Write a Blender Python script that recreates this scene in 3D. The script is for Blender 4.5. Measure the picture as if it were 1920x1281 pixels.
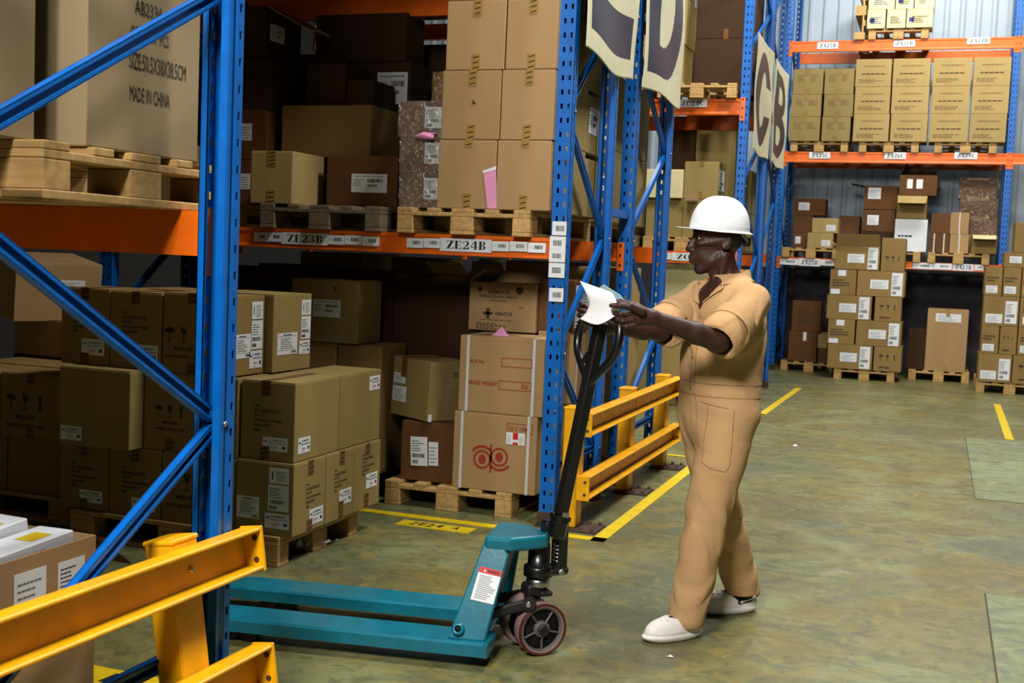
import bpy, math, random
import numpy as np
from mathutils import Vector, Matrix
random.seed(7)
for _o in list(bpy.data.objects): bpy.data.objects.remove(_o, do_unlink=True)
SC = bpy.context.scene
COL = SC.collection
PI = math.pi
# ------------------------------------------------------------------ camera
FPX = 2206.0                      # focal length in pixels of a 1920 x 1281 frame
YAW, PITCH, ROLL = (math.radians(a) for a in (19.81, 4.156, 2.407))
CAM = Vector((0, 0, 1.5))
_d = Vector((-math.sin(YAW)*math.cos(PITCH), math.cos(YAW)*math.cos(PITCH), -math.sin(PITCH)))
_r0 = Vector((math.cos(YAW), math.sin(YAW), 0)); _u0 = _r0.cross(_d)
_r = math.cos(ROLL)*_r0 + math.sin(ROLL)*_u0
_u = -math.sin(ROLL)*_r0 + math.cos(ROLL)*_u0
cam_data = bpy.data.cameras.new('camera'); cam = bpy.data.objects.new('camera', cam_data); COL.objects.link(cam)
cam.matrix_world = Matrix(((_r.x, _u.x, -_d.x, CAM.x), (_r.y, _u.y, -_d.y, CAM.y), (_r.z, _u.z, -_d.z, CAM.z), (0, 0, 0, 1)))
cam_data.sensor_width = 36.0; cam_data.lens = 36.0*FPX/1920; cam_data.clip_start = 0.05
cam_data.dof.use_dof = True; cam_data.dof.focus_distance = 5.0; cam_data.dof.aperture_fstop = 6.3
SC.camera = cam
# ------------------------------------------------------------------ view, world, light
SC.view_settings.view_transform = 'Standard'; SC.view_settings.look = 'None'
SC.view_settings.gamma = 1.0; SC.view_settings.use_curve_mapping = False
SC.view_settings.exposure = 0.35
SC.cycles.max_bounces = 6; SC.cycles.diffuse_bounces = 1; SC.cycles.glossy_bounces = 2; SC.cycles.transparent_max_bounces = 12
W = bpy.data.worlds.new('world'); SC.world = W; W.use_nodes = True
W.node_tree.nodes['Background'].inputs[0].default_value = (0.80, 0.92, 1.0, 1)
W.node_tree.nodes['Background'].inputs[1].default_value = 0.014
def area(name, loc, target, size, size_y, power, col):
    l = bpy.data.lights.new(name, 'AREA'); l.shape = 'RECTANGLE'; l.size = size; l.size_y = size_y
    l.energy = power; l.color = col
    o = bpy.data.objects.new(name, l); COL.objects.link(o); o.location = loc
    v = Vector(target) - Vector(loc); o.rotation_euler = v.to_track_quat('-Z', 'Y').to_euler()
    return o
WHITE = (1.0, 0.97, 0.90)
COOL = (0.90, 0.96, 1.0)
area('bay_light_front', (-1.05, -0.9, 4.7), (-0.8, 4.6, 0.9), 1.3, 1.3, 350, WHITE)
area('bay_light_aisle', (-0.1, 5.0, 6.4), (-0.9, 5.2, 0), 0.8, 0.8, 210, WHITE)
area('bay_light_mid', (0.9, 9.6, 7.2), (0.2, 9.6, 0), 1.0, 1.0, 260, WHITE)
area('bay_light_lane', (-2.4, 10.4, 7.2), (-2.4, 11.2, 0), 1.0, 0.8, 260, WHITE)
area('bay_light_far', (0.2, 15.0, 7.4), (-0.2, 17.6, 2.0), 2.4, 0.8, 270, WHITE)
area('bay_light_wall', (-0.6, 18.2, 7.9), (-0.6, 18.75, 4.2), 3.6, 0.25, 38, COOL)
# ------------------------------------------------------------------ mesh helpers
def ray(px, py):
    return _r*((px-960)/FPX) + _u*(-(py-640.5)/FPX) + _d
def atY(px, py, Y): v = ray(px, py); return CAM + v*((Y-CAM.y)/v.y)
def atX(px, py, X): v = ray(px, py); return CAM + v*((X-CAM.x)/v.x)
def atZ(px, py, Z): v = ray(px, py); return CAM + v*((Z-CAM.z)/v.z)

class MB:
    def __init__(s): s.v = []; s.f = []; s.m = []; s.sm = []
    def add(s, vs, fs, m=0, smooth=False):
        n = len(s.v); s.v += [tuple(p) for p in vs]
        for f in fs: s.f.append(tuple(i+n for i in f)); s.m.append(m); s.sm.append(smooth)
    def quad(s, a, b, c, d, m=0): s.add([a, b, c, d], [(0, 1, 2, 3)], m)
    def box(s, x0, y0, z0, x1, y1, z1, m=0):
        s.obox(Vector(((x0+x1)/2, (y0+y1)/2, (z0+z1)/2)), Vector((1, 0, 0)), Vector((0, 1, 0)), Vector((0, 0, 1)), abs(x1-x0), abs(y1-y0), abs(z1-z0), m)
    def obox(s, c, ax, ay, az, lx, ly, lz, m=0, bev=0.0):
        c = Vector(c); b = min(bev, lx*.45, ly*.45, lz*.45)
        if b <= 0:
            vs = [c + ax*(lx/2*i) + ay*(ly/2*j) + az*(lz/2*k) for k in (-1, 1) for j in (-1, 1) for i in (-1, 1)]
            s.add(vs, [(0, 2, 3, 1), (4, 5, 7, 6), (0, 1, 5, 4), (2, 6, 7, 3), (0, 4, 6, 2), (1, 3, 7, 5)], m); return
        idx = {}; vs = []
        h = (lx/2, ly/2, lz/2); A = (ax, ay, az)
        for k in (-1, 1):
            for j in (-1, 1):
                for i in (-1, 1):
                    sg = (i, j, k)
                    for a in range(3):
                        p = c.copy()
                        for q in range(3): p += A[q]*(sg[q]*(h[q] if q == a else h[q]-b))
                        idx[(sg, a)] = len(vs); vs.append(p)
        fs = []
        def ok(f):
            p = [vs[i] for i in f]; n = (p[1]-p[0]).cross(p[2]-p[0]); ce = sum(p, Vector())/len(p)
            return tuple(f) if n.dot(ce-c) > 0 else tuple(reversed(f))
        for a in range(3):
            o1, o2 = (a+1) % 3, (a+2) % 3
            for sa in (-1, 1):
                r = []
                for s1, s2 in ((-1, -1), (1, -1), (1, 1), (-1, 1)):
                    g = [0]*3; g[a] = sa; g[o1] = s1; g[o2] = s2; r.append(idx[(tuple(g), a)])
                fs.append(ok(r))
            for s1 in (-1, 1):
                for s2 in (-1, 1):
                    g0 = [0]*3; g1 = [0]*3; g0[a] = -1; g1[a] = 1
                    for g in (g0, g1): g[o1] = s1; g[o2] = s2
                    fs.append(ok([idx[(tuple(g0), o1)], idx[(tuple(g1), o1)], idx[(tuple(g1), o2)], idx[(tuple(g0), o2)]]))
        for k in (-1, 1):
            for j in (-1, 1):
                for i in (-1, 1): fs.append(ok([idx[((i, j, k), a)] for a in range(3)]))
        s.add(vs, fs, m)
    def bbox(s, x0, y0, z0, x1, y1, z1, m=0, bev=0.004):
        s.obox(Vector(((x0+x1)/2, (y0+y1)/2, (z0+z1)/2)), Vector((1, 0, 0)), Vector((0, 1, 0)), Vector((0, 0, 1)), abs(x1-x0), abs(y1-y0), abs(z1-z0), m, bev)
    def bar(s, p0, p1, w, h, m=0, up=Vector((0, 0, 1)), bev=0.0):
        p0, p1 = Vector(p0), Vector(p1); d = (p1-p0); L = d.length; d.normalize()
        sd = d.cross(up)
        if sd.length < 1e-4: sd = d.cross(Vector((1, 0, 0)))
        sd.normalize(); u2 = sd.cross(d)
        s.obox((p0+p1)/2, d, sd, u2, L, w, h, m, bev)
    def sweep(s, path, sect, m=0, up=Vector((0, 0, 1)), caps=True, smooth=False, closed=True):
        # sect: list of (a, b) along side / up
        path = [Vector(p) for p in path]; n = len(path); k = len(sect); vs = []
        for i, p in enumerate(path):
            d = (path[min(i+1, n-1)] - path[max(i-1, 0)]).normalized()
            sd = d.cross(up)
            if sd.length < 1e-4: sd = Vector((1, 0, 0))
            sd.normalize(); u2 = sd.cross(d)
            vs += [p + sd*a + u2*b for a, b in sect]
        fs = []
        for i in range(n-1):
            for j in range(k if closed else k-1):
                j2 = (j+1) % k
                fs.append((i*k+j, i*k+j2, (i+1)*k+j2, (i+1)*k+j))
        s.add(vs, fs, m, smooth)
        if caps and closed: s.add(vs[:k], [tuple(range(k))], m); s.add(vs[-k:], [tuple(reversed(range(k)))], m)
    def tube(s, path, r, n=10, m=0, smooth=True, up=Vector((0, 0, 1))):
        path = [Vector(p) for p in path]
        rs = r if isinstance(r, (list, tuple)) else [r]*len(path)
        vs = []; N = len(path)
        d0 = (path[1]-path[0]).normalized(); sd = d0.cross(up)
        if sd.length < 1e-3: sd = d0.cross(Vector((1, 0, 0)))
        sd.normalize()
        for i, p in enumerate(path):
            d = (path[min(i+1, N-1)] - path[max(i-1, 0)]).normalized()
            sd = (sd - d*sd.dot(d)).normalized(); u2 = sd.cross(d)
            vs += [p + (sd*math.cos(2*PI*j/n) + u2*math.sin(2*PI*j/n))*rs[i] for j in range(n)]
        fs = [(i*n+j, i*n+(j+1) % n, (i+1)*n+(j+1) % n, (i+1)*n+j) for i in range(N-1) for j in range(n)]
        s.add(vs, fs, m, smooth)
        s.add(vs[:n], [tuple(range(n))], m); s.add(vs[-n:], [tuple(reversed(range(n)))], m)
    def lathe(s, prof, c, axis, n=24, m=0, smooth=True, ref=None, caps=True):
        # prof: list of (t along axis, radius)
        c = Vector(c); axis = Vector(axis).normalized()
        a = axis.cross(ref or Vector((0, 0, 1)))
        if a.length < 1e-3: a = axis.cross(Vector((1, 0, 0)))
        a.normalize(); b = axis.cross(a); vs = []
        for t, r in prof: vs += [c + axis*t + (a*math.cos(2*PI*j/n) + b*math.sin(2*PI*j/n))*r for j in range(n)]
        fs = [(i*n+j, i*n+(j+1) % n, (i+1)*n+(j+1) % n, (i+1)*n+j) for i in range(len(prof)-1) for j in range(n)]
        s.add(vs, fs, m, smooth)
        if caps and prof[0][1] > 1e-4: s.add(vs[:n], [tuple(reversed(range(n)))], m)
        if caps and prof[-1][1] > 1e-4: s.add(vs[-n:], [tuple(range(n))], m)
    def prism(s, poly, O, U, V, N, t, m=0):
        # poly: (u, v) list; extruded along N by t from O
        k = len(poly); a = [O + U*u + V*v for u, v in poly]; b = [p + N*t for p in a]
        s.add(a+b, [tuple(range(k)), tuple(reversed(range(k, 2*k)))] + [(i, i+k, (i+1) % k + k, (i+1) % k) for i in range(k)], m)
    def flat(s, poly, O, U, V, m=0):
        s.add([O + U*u + V*v for u, v in poly], [tuple(range(len(poly)))], m)
    def build(s, name, mats, parent=None, origin=None, smooth=None):
        me = bpy.data.meshes.new(name)
        o0 = Vector(origin) if origin is not None else Vector()
        me.from_pydata([tuple(Vector(p)-o0) for p in s.v] if origin is not None else s.v, [], s.f)
        if not isinstance(mats, (list, tuple)): mats = [mats]
        for q in mats: me.materials.append(q)
        me.polygons.foreach_set('material_index', s.m)
        me.polygons.foreach_set('use_smooth', [bool(smooth)]*len(s.f) if smooth is not None else s.sm)
        me.update()
        o = bpy.data.objects.new(name, me); COL.objects.link(o)
        if parent is not None: o.parent = parent
        return o
def tag(o, label, cat, group=None, kind=None):
    o['label'] = label; o['category'] = cat
    if group: o['group'] = group
    o['kind'] = kind or 'thing'
    return o
def thing(name, label, cat, loc=(0, 0, 0), rz=0.0, group=None):
    o = bpy.data.objects.new(name, None); COL.objects.link(o); o.empty_display_size = 0.1
    o.location = loc; o.rotation_euler = (0, 0, rz)
    return tag(o, label, cat, group)
def struct(o): o['kind'] = 'structure'; return o
def dup(root, loc, rz=0.0, label=None, group=None):
    r = root.copy(); COL.objects.link(r); r.location = loc; r.rotation_euler = (0, 0, rz)
    if label: r['label'] = label
    if group: r['group'] = group
    elif 'group' in r: del r['group']
    for ch in list(root.children):
        c = ch.copy(); COL.objects.link(c); c.parent = r
        for g in list(ch.children):
            d = g.copy(); COL.objects.link(d); d.parent = c
    return r
# ------------------------------------------------------------------ materials
def srgb(r, g, b):
    def f(c):
        c /= 255.0
        return c/12.92 if c <= 0.04045 else ((c+0.055)/1.055)**2.4
    return (f(r), f(g), f(b), 1)
def mat(name, col, rough=0.6, metal=0.0, noise=0.0, nscale=8.0, bump=0.0, bscale=60.0, rand=0.0, coat=0.0, stretch=None, spec=0.5):
    m = bpy.data.materials.new(name); m.use_nodes = True; nt = m.node_tree; B = nt.nodes['Principled BSDF']
    B.inputs['Base Color'].default_value = col; B.inputs['Roughness'].default_value = rough; B.inputs['Metallic'].default_value = metal
    B.inputs['Coat Weight'].default_value = coat; B.inputs['Coat Roughness'].default_value = 0.15
    B.inputs['Specular IOR Level'].default_value = spec
    tc = nt.nodes.new('ShaderNodeTexCoord'); src = tc.outputs['Object']
    if stretch:
        mp = nt.nodes.new('ShaderNodeMapping'); mp.inputs['Scale'].default_value = stretch
        nt.links.new(src, mp.inputs[0]); src = mp.outputs[0]
    cur = None
    if noise or rand:
        hs = nt.nodes.new('ShaderNodeHueSaturation'); hs.inputs['Color'].default_value = col
        ma = nt.nodes.new('ShaderNodeMath'); ma.operation = 'ADD'; ma.inputs[0].default_value = 1.0; ma.inputs[1].default_value = 0.0
        if noise:
            n = nt.nodes.new('ShaderNodeTexNoise'); n.inputs['Scale'].default_value = nscale; n.inputs['Detail'].default_value = 5
            nt.links.new(src, n.inputs['Vector'])
            mr = nt.nodes.new('ShaderNodeMapRange'); mr.inputs['From Min'].default_value = 0.3; mr.inputs['From Max'].default_value = 0.7
            mr.inputs['To Min'].default_value = 1-noise; mr.inputs['To Max'].default_value = 1+noise
            nt.links.new(n.outputs['Fac'], mr.inputs['Value']); nt.links.new(mr.outputs[0], ma.inputs[0])
        if rand:
            oi = nt.nodes.new('ShaderNodeObjectInfo'); m2 = nt.nodes.new('ShaderNodeMath'); m2.operation = 'MULTIPLY_ADD'
            m2.inputs[1].default_value = 2*rand; m2.inputs[2].default_value = -rand
            nt.links.new(oi.outputs['Random'], m2.inputs[0]); nt.links.new(m2.outputs[0], ma.inputs[1])
        nt.links.new(ma.outputs[0], hs.inputs['Value']); nt.links.new(hs.outputs[0], B.inputs['Base Color'])
    if bump:
        n2 = nt.nodes.new('ShaderNodeTexNoise'); n2.inputs['Scale'].default_value = bscale; n2.inputs['Detail'].default_value = 4
        nt.links.new(src, n2.inputs['Vector']); bp = nt.nodes.new('ShaderNodeBump'); bp.inputs['Strength'].default_value = bump; bp.inputs['Distance'].default_value = 0.01
        nt.links.new(n2.outputs['Fac'], bp.inputs['Height']); nt.links.new(bp.outputs[0], B.inputs['Normal'])
    return m
M = {}
M['blue'] = mat('blue_rack_paint', srgb(0, 95, 182), 0.36, noise=.12, nscale=14, bump=.05, rand=.05)
M['orange'] = mat('orange_beam_paint', srgb(235, 104, 8), 0.42, noise=.12, nscale=9, rand=.04)
M['yellow'] = mat('yellow_barrier_paint', srgb(238, 170, 4), 0.42, noise=.14, nscale=11, bump=.05)
M['teal'] = mat('teal_truck_paint', srgb(4, 108, 130), 0.30, noise=.14, nscale=13, coat=.3, bump=.04)
M['black'] = mat('black_gloss_paint', srgb(16, 16, 17), 0.32, coat=.3)
M['blackm'] = mat('black_matt_iron', srgb(24, 24, 25), 0.55, noise=.2)
M['steel'] = mat('bright_steel', srgb(190, 190, 190), 0.3, metal=1.0)
M['rust'] = mat('rusty_base_plate', srgb(66, 46, 34), 0.8, noise=.4, nscale=18)
M['grey'] = mat('grey_iron', srgb(98, 90, 88), 0.6, noise=.25)
M['red'] = mat('red_polyurethane', srgb(88, 18, 22), 0.5, noise=.15)
M['tread'] = mat('dusty_tread', srgb(136, 112, 106), 0.75, noise=.2, nscale=20)
M['darkslot'] = mat('dark_recess', srgb(6, 6, 8), 0.9)
for k, c in dict(kraft=(142, 115, 68), tan=(166, 134, 93), olive=(144, 125, 76), brown=(98, 64, 34), pale=(168, 144, 92), dim=(58, 37, 18), cream=(214, 204, 158), greytan=(156, 136, 104)).items():  # darkest cardboard: shade of the deep bays put into the colour
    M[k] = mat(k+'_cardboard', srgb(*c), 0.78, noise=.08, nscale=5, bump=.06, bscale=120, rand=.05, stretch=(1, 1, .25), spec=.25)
M['white'] = mat('white_sticker', srgb(226, 230, 236), 0.5)
M['paper'] = mat('white_paper', srgb(240, 240, 246), 0.6)
M['ink'] = mat('black_ink', srgb(26, 22, 18), 0.7)
M['inkdark'] = mat('faded_brown_ink', srgb(66, 50, 30), 0.75)
M['inkred'] = mat('red_ink', srgb(150, 42, 22), 0.7)
M['inkblue'] = mat('blue_ink', srgb(36, 52, 120), 0.6)
M['inkfaint'] = mat('faint_brown_print', srgb(112, 90, 52), 0.75)
M['inkgrey'] = mat('grey_print', srgb(110, 112, 118), 0.6)
M['labelred'] = mat('red_label_print', srgb(205, 26, 32), 0.5)
M['tape'] = mat('brown_parcel_tape', srgb(108, 72, 38), 0.3, noise=.1)
M['tapey'] = mat('yellow_printed_tape', srgb(156, 124, 58), 0.35, noise=.1)
M['strap'] = mat('white_plastic_strap', srgb(206, 206, 206), 0.4)
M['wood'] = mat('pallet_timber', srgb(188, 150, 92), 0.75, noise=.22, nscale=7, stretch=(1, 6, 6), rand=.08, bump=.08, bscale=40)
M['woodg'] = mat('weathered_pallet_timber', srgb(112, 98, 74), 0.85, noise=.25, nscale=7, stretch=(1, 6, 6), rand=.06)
M['pink'] = mat('pink_paper_slip', srgb(226, 148, 190), 0.6)
M['lineyellow'] = mat('yellow_floor_paint', srgb(214, 184, 16), 0.5, noise=.14, nscale=20)
M['banner'] = mat('cream_banner_cloth', srgb(214, 210, 178), 0.5, noise=.05)
M['navy'] = mat('navy_banner_print', srgb(22, 18, 50), 0.42)
M['helmet'] = mat('white_helmet_plastic', srgb(242, 244, 250), 0.28, coat=.2)
M['clog'] = mat('white_clog_foam', srgb(244, 238, 234), 0.55, noise=.06, nscale=20)
# ------------------------------------------------------------------ lettering
_tc = {}
def text_geo(t, bold=0.0):
    k = (t, bold)
    if k not in _tc:
        cu = bpy.data.curves.new('lettering', 'FONT'); cu.body = t; cu.size = 1.0; cu.resolution_u = 2; cu.offset = bold
        ob = bpy.data.objects.new('lettering', cu)
        me = bpy.data.meshes.new_from_object(ob)
        vs = np.array([v.co[:2] for v in me.vertices]); fs = [tuple(p.vertices) for p in me.polygons]
        bpy.data.objects.remove(ob); bpy.data.curves.remove(cu); bpy.data.meshes.remove(me)
        lo = vs.min(0); hi = vs.max(0); _tc[k] = ((vs-lo)/(hi-lo), fs, (hi-lo)[0]/(hi-lo)[1])
    return _tc[k]
def put_text(mb, t, O, U, V, w, h=None, m=1, bold=0.02):
    # lower left corner O, text box w wide; h from the font when not given
    vs, fs, asp = text_geo(t, bold); h = h or w/asp
    mb.add([O + U*(a*w) + V*(b*h) for a, b in vs], fs, m)
    return h
def stroke(pts):
    # variable-width stroke: (x, y, width)
    L = []; R = []; n = len(pts)
    for i, (x, y, w) in enumerate(pts):
        a = pts[max(i-1, 0)]; b = pts[min(i+1, n-1)]; dx, dy = b[0]-a[0], b[1]-a[1]; l = math.hypot(dx, dy) or 1
        L.append((x - dy/l*w/2, y + dx/l*w/2)); R.append((x + dy/l*w/2, y - dx/l*w/2))
    return [[L[i], R[i], R[i+1], L[i+1]] for i in range(n-1)]
def rc(x0, y0, x1, y1): return [(x0, y0), (x1, y0), (x1, y1), (x0, y1)]
GLY = {
 'Z': [rc(.02, .93, .5, 1), rc(.02, .72, .08, .95), [(.5, 1), (0, 0), (.28, 0), (.78, 1)], rc(.33, 0, .76, .07), rc(.7, 0, .76, .28)],
 'E': [rc(.08, 0, .34, 1), rc(0, 0, .4, .05), rc(0, .95, .4, 1), rc(.4, .93, .74, 1), rc(.68, .72, .74, 1), rc(.4, .47, .6, .53), rc(.56, .38, .6, .62), rc(.4, 0, .74, .07), rc(.68, 0, .74, .28)],
 '2': stroke([(.1, .72, .14), (.16, .9, .08), (.34, .97, .07), (.55, .88, .18), (.6, .7, .25), (.5, .48, .18), (.3, .25, .10), (.08, .08, .08)]) + [[(.04, 0), (.72, 0), (.74, .3), (.67, .3), (.6, .17), (.04, .12)]],
 '3': stroke([(.09, .78, .14), (.2, .95, .07), (.4, .97, .07), (.56, .85, .18), (.55, .68, .2), (.4, .54, .08), (.28, .53, .05)]) + stroke([(.3, .5, .05), (.5, .46, .1), (.6, .28, .25), (.52, .1, .16), (.32, .03, .07), (.15, .07, .07), (.08, .24, .14)]),
 '4': [rc(.42, 0, .65, 1), rc(.34, 0, .74, .05), [(.40, 1), (.02, .34), (.02, .25), (.1, .34), (.42, .88)], rc(.02, .24, .38, .34), rc(.68, .24, .8, .34)],
 'B': [rc(.08, 0, .33, 1), rc(0, 0, .36, .05), rc(0, .95, .36, 1)] + stroke([(.38, .97, .06), (.55, .95, .1), (.62, .77, .23), (.55, .58, .1), (.38, .54, .06)]) + stroke([(.38, .5, .06), (.56, .48, .1), (.66, .26, .26), (.56, .04, .1), (.38, .03, .06)]),
 'C': stroke([(.68, .7, .09), (.64, .9, .07), (.42, .98, .06), (.2, .85, .2), (.13, .5, .27), (.2, .15, .2), (.42, .02, .06), (.62, .08, .06), (.7, .28, .09)]),
 'A': stroke([(.05, .02, .05), (.38, .98, .06)]) + stroke([(.66, 0, .26), (.42, 1, .2)]) + [rc(.18, .3, .5, .37), rc(0, 0, .2, .05), rc(.46, 0, .84, .05)],
 'D': [rc(.08, 0, .33, 1), rc(0, 0, .36, .05), rc(0, .95, .36, 1)] + stroke([(.38, .97, .06), (.56, .92, .14), (.68, .5, .27), (.56, .08, .14), (.38, .03, .06)]),
 '5': [rc(.1, .85, .66, 1), rc(.1, .5, .18, .9)] + stroke([(.14, .5, .06), (.36, .58, .1), (.58, .32, .26), (.45, .08, .16), (.24, .03, .07), (.09, .2, .14)]),
 '6': stroke([(.6, .86, .12), (.42, .98, .06), (.2, .78, .18), (.14, .4, .24), (.26, .06, .12), (.4, .02, .06), (.58, .26, .22), (.46, .5, .1), (.28, .5, .06)]),
 '7': [[(.04, 1), (.04, .76), (.1, .84), (.16, .88), (.7, .88), (.7, 1)], [(.5, .86), (.7, .86), (.46, 0), (.22, 0)]],
}
def put_stencil(mb, t, O, U, V, w, h, m=1):
    cw = w/(len(t)*0.86)
    for i, c in enumerate(t):
        for poly in GLY[c]: mb.flat([(i*cw*.86 + a*cw, b*h) for a, b in poly], O, U, V, m)
def barcode(mb, O, U, V, w, h, m=1, seed=0):
    r = random.Random(seed); x = 0.0
    while x < w:
        b = r.choice((.004, .006, .01))*w/.1*.6; mb.flat(rc(x, 0, min(x+b, w), h), O, U, V, m); x += b + r.choice((.003, .006))*w/.1*.6
def textlines(mb, O, U, V, w, h, n, m=1, seed=0, fill=.55, full=False):
    r = random.Random(seed)
    for i in range(n):
        z = h*(n-1-i)/n; L = w*(1 if full else r.uniform(.55, 1)); x = 0
        while x < L:
            b = w*r.uniform(.06, .2); mb.flat(rc(x, z, min(x+b, L), z + h/n*fill), O, U, V, m); x += b + w*.03
# ------------------------------------------------------------------ floor, wall, roof
def floor_material(name, ca, cb, cc, k):
    m = bpy.data.materials.new(name); m.use_nodes = True; nt = m.node_tree; B = nt.nodes['Principled BSDF']; L = nt.links
    tc = nt.nodes.new('ShaderNodeTexCoord')
    def noise(sc, det, dist=0.0, stretch=(1, 1, 1)):
        mp = nt.nodes.new('ShaderNodeMapping'); mp.inputs['Scale'].default_value = stretch; L.new(tc.outputs['Object'], mp.inputs[0])
        n = nt.nodes.new('ShaderNodeTexNoise'); n.inputs['Scale'].default_value = sc; n.inputs['Detail'].default_value = det; n.inputs['Distortion'].default_value = dist
        L.new(mp.outputs[0], n.inputs['Vector']); return n.outputs['Fac']
    def ramp(f, a, b):
        r = nt.nodes.new('ShaderNodeMapRange'); r.inputs['From Min'].default_value = a; r.inputs['From Max'].default_value = b; L.new(f, r.inputs['Value']); return r.outputs[0]
    def mix(f, a, b):
        x = nt.nodes.new('ShaderNodeMix'); x.data_type = 'RGBA'; L.new(f, x.inputs[0])
        for i, q in ((6, a), (7, b)):
            if isinstance(q, tuple): x.inputs[i].default_value = q
            else: L.new(q, x.inputs[i])
        return x.outputs[2]
    c = mix(ramp(noise(1.3, 7, 1.0), .40, .60), ca, cb)
    c = mix(ramp(noise(.6, 6, 1.4), .48, .66), c, cc)
    c = mix(ramp(noise(2.6, 9, 2.2, (1, 1.7, 1)), .46, .70), c, tuple([x*.50 for x in ca[:3]] + [1]))
    c = mix(ramp(noise(4.2, 8, 2.0, (1.4, 1, 1)), .52, .72), c, tuple([x*1.40 for x in cb[:3]] + [1]))
    c = mix(ramp(noise(11, 8, 1.8), .52, .80), c, tuple([x*.60 for x in cc[:3]] + [1]))
    c = mix(ramp(noise(30, 4, .4), .62, .82), c, tuple([x*1.35 for x in ca[:3]] + [1]))
    L.new(c, B.inputs['Base Color'])
    r = nt.nodes.new('ShaderNodeMapRange'); L.new(noise(5, 6, 1), r.inputs['Value']); r.inputs['To Min'].default_value = .22*k; r.inputs['To Max'].default_value = .58*k
    L.new(r.outputs[0], B.inputs['Roughness'])
    bp = nt.nodes.new('ShaderNodeBump'); bp.inputs['Strength'].default_value = .06; bp.inputs['Distance'].default_value = .02; L.new(noise(14, 6), bp.inputs['Height']); L.new(bp.outputs[0], B.inputs['Normal'])
    return m
M['floor'] = floor_material('worn_green_concrete', srgb(124, 128, 88), srgb(112, 102, 52), srgb(92, 98, 74), 1.0)
M['patch'] = floor_material('grey_repair_concrete', srgb(130, 138, 104), srgb(118, 124, 86), srgb(114, 122, 98), 1.15)
b = MB(); b.box(-9, -3, -.2, 9, 19.2, 0); struct(b.build('floor', M['floor']))
b = MB()
b.box(.30, 1.0, .0002, 2.6, 5.92, .003); b.box(.32, 8.45, .0002, 2.6, 11.62, .003)
for x0_, y0_, x1_, y1_ in ((.292, 1.0, .30, 5.926), (.292, 5.92, 2.6, 5.927), (.314, 8.443, .32, 11.626), (.314, 11.62, 2.6, 11.626), (.314, 8.443, 2.6, 8.45)): b.box(x0_, y0_, .0002, x1_, y1_, .0022, 1)
struct(b.build('floor', [M['patch'], mat('dirty_joint', srgb(74, 68, 48), .9)]))
M['metal'] = mat('pale_metal_sheet', srgb(176, 192, 206), 0.5, noise=.05, nscale=2)
M['wall_shade'] = mat('shade_dark_lower_wall', srgb(60, 55, 62), 0.75, noise=.1)  # shelf shade on the lower wall put into its dark colour
b = MB(); p = .22; x = -9.0
while x < 9:
    pts = [(x, 0), (x+.03, -.022), (x+.07, -.022), (x+.10, 0), (x+p, 0)]
    for (xa, ya), (xb, yb) in zip(pts, pts[1:]): b.quad((xa, 18.95+ya, 1.5), (xb, 18.95+yb, 1.5), (xb, 18.95+yb, 8.2), (xa, 18.95+ya, 8.2))
    x += p
b.box(-9, 18.98, 1.4, 9, 19.1, 8.2)
struct(b.build('wall_back', M['metal']))
b = MB(); b.box(-9, 18.90, 0, 9, 19.12, 1.5); struct(b.build('wall_back', M['wall_shade']))
b = MB(); b.box(-9.2, -3, 0, -9, 19.2, 8.2); struct(b.build('wall_left', mat('light_blocking_wall', srgb(22, 21, 20), .9)))  # added to block side light, near-black so it bounces none back
b = MB(); b.box(-9.2, -3, 8.2, 9, 19.2, 8.35); struct(b.build('ceiling', mat('roof_sheet', srgb(96, 98, 100), .7)))
# yellow floor lines
def floor_line(pts, w, label, cat='floor line', group=None):
    b = MB()
    for (xa, ya), (xb, yb) in zip(pts, pts[1:]):
        d = Vector((xb-xa, yb-ya, 0)).normalized(); n = Vector((-d.y, d.x, 0))*w/2
        a0, b0 = Vector((xa, ya, .004)) - d*w/2, Vector((xb, yb, .004)) + d*w/2
        b.add([a0-n, b0-n, b0+n, a0+n, a0-n-Vector((0, 0, .0035)), b0-n-Vector((0, 0, .0035)), b0+n-Vector((0, 0, .0035)), a0+n-Vector((0, 0, .0035))],
              [(0, 1, 2, 3), (0, 4, 5, 1), (1, 5, 6, 2), (2, 6, 7, 3), (3, 7, 4, 0)])
    return tag(b.build('floor_line', M['lineyellow']), label, cat, group)
floor_line([(-4.9, 6.03), (-1.63, 6.03), (-1.63, 9.0)], .075, 'L-shaped yellow floor line around the corner of the rack by the man')
floor_line([(-4.9, 9.0), (-1.63, 9.0)], .06, 'far yellow floor line crossing behind the yellow barrier posts')
floor_line([(-1.7, 12.02), (-1.61, 12.02), (-1.57, 14.96)], .075, 'short yellow floor line slanting right of the man\'s hip')
floor_line([(.70, 11.75), (.725, 14.85)], .075, 'yellow floor line on the open floor at the far right')
def floor_tag(x0, x1, y0, y1, txt, label):
    b = MB(); b.box(x0, y0, .0005, x1, y1, .004)
    for i, ch in enumerate(txt):
        if ch == ' ': continue
        w = (x1-x0)*.085; put_text(b, ch, Vector((x0 + (x1-x0)*(.15+i*.115), y0+(y1-y0)*(.22+.06*(i % 2)), .0052)), Vector((1, .05, 0)), Vector((.12, 1, 0)), w, (y1-y0)*.55, 1, .015)
    tag(b.build('floor_label', [M['lineyellow'], M['ink']]), label, 'floor label')
c0 = atZ(742, 983, 0); c1 = atZ(875, 1003, 0)
floor_tag(c0.x, c1.x, 5.80, 5.925, 'ZE24 A', 'yellow floor label hand-lettered in black beside the L-shaped line')
floor_tag(-2.86, -2.16, 3.17, 3.32, 'Z F24 A', 'yellow floor label half hidden under the near barrier')
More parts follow.
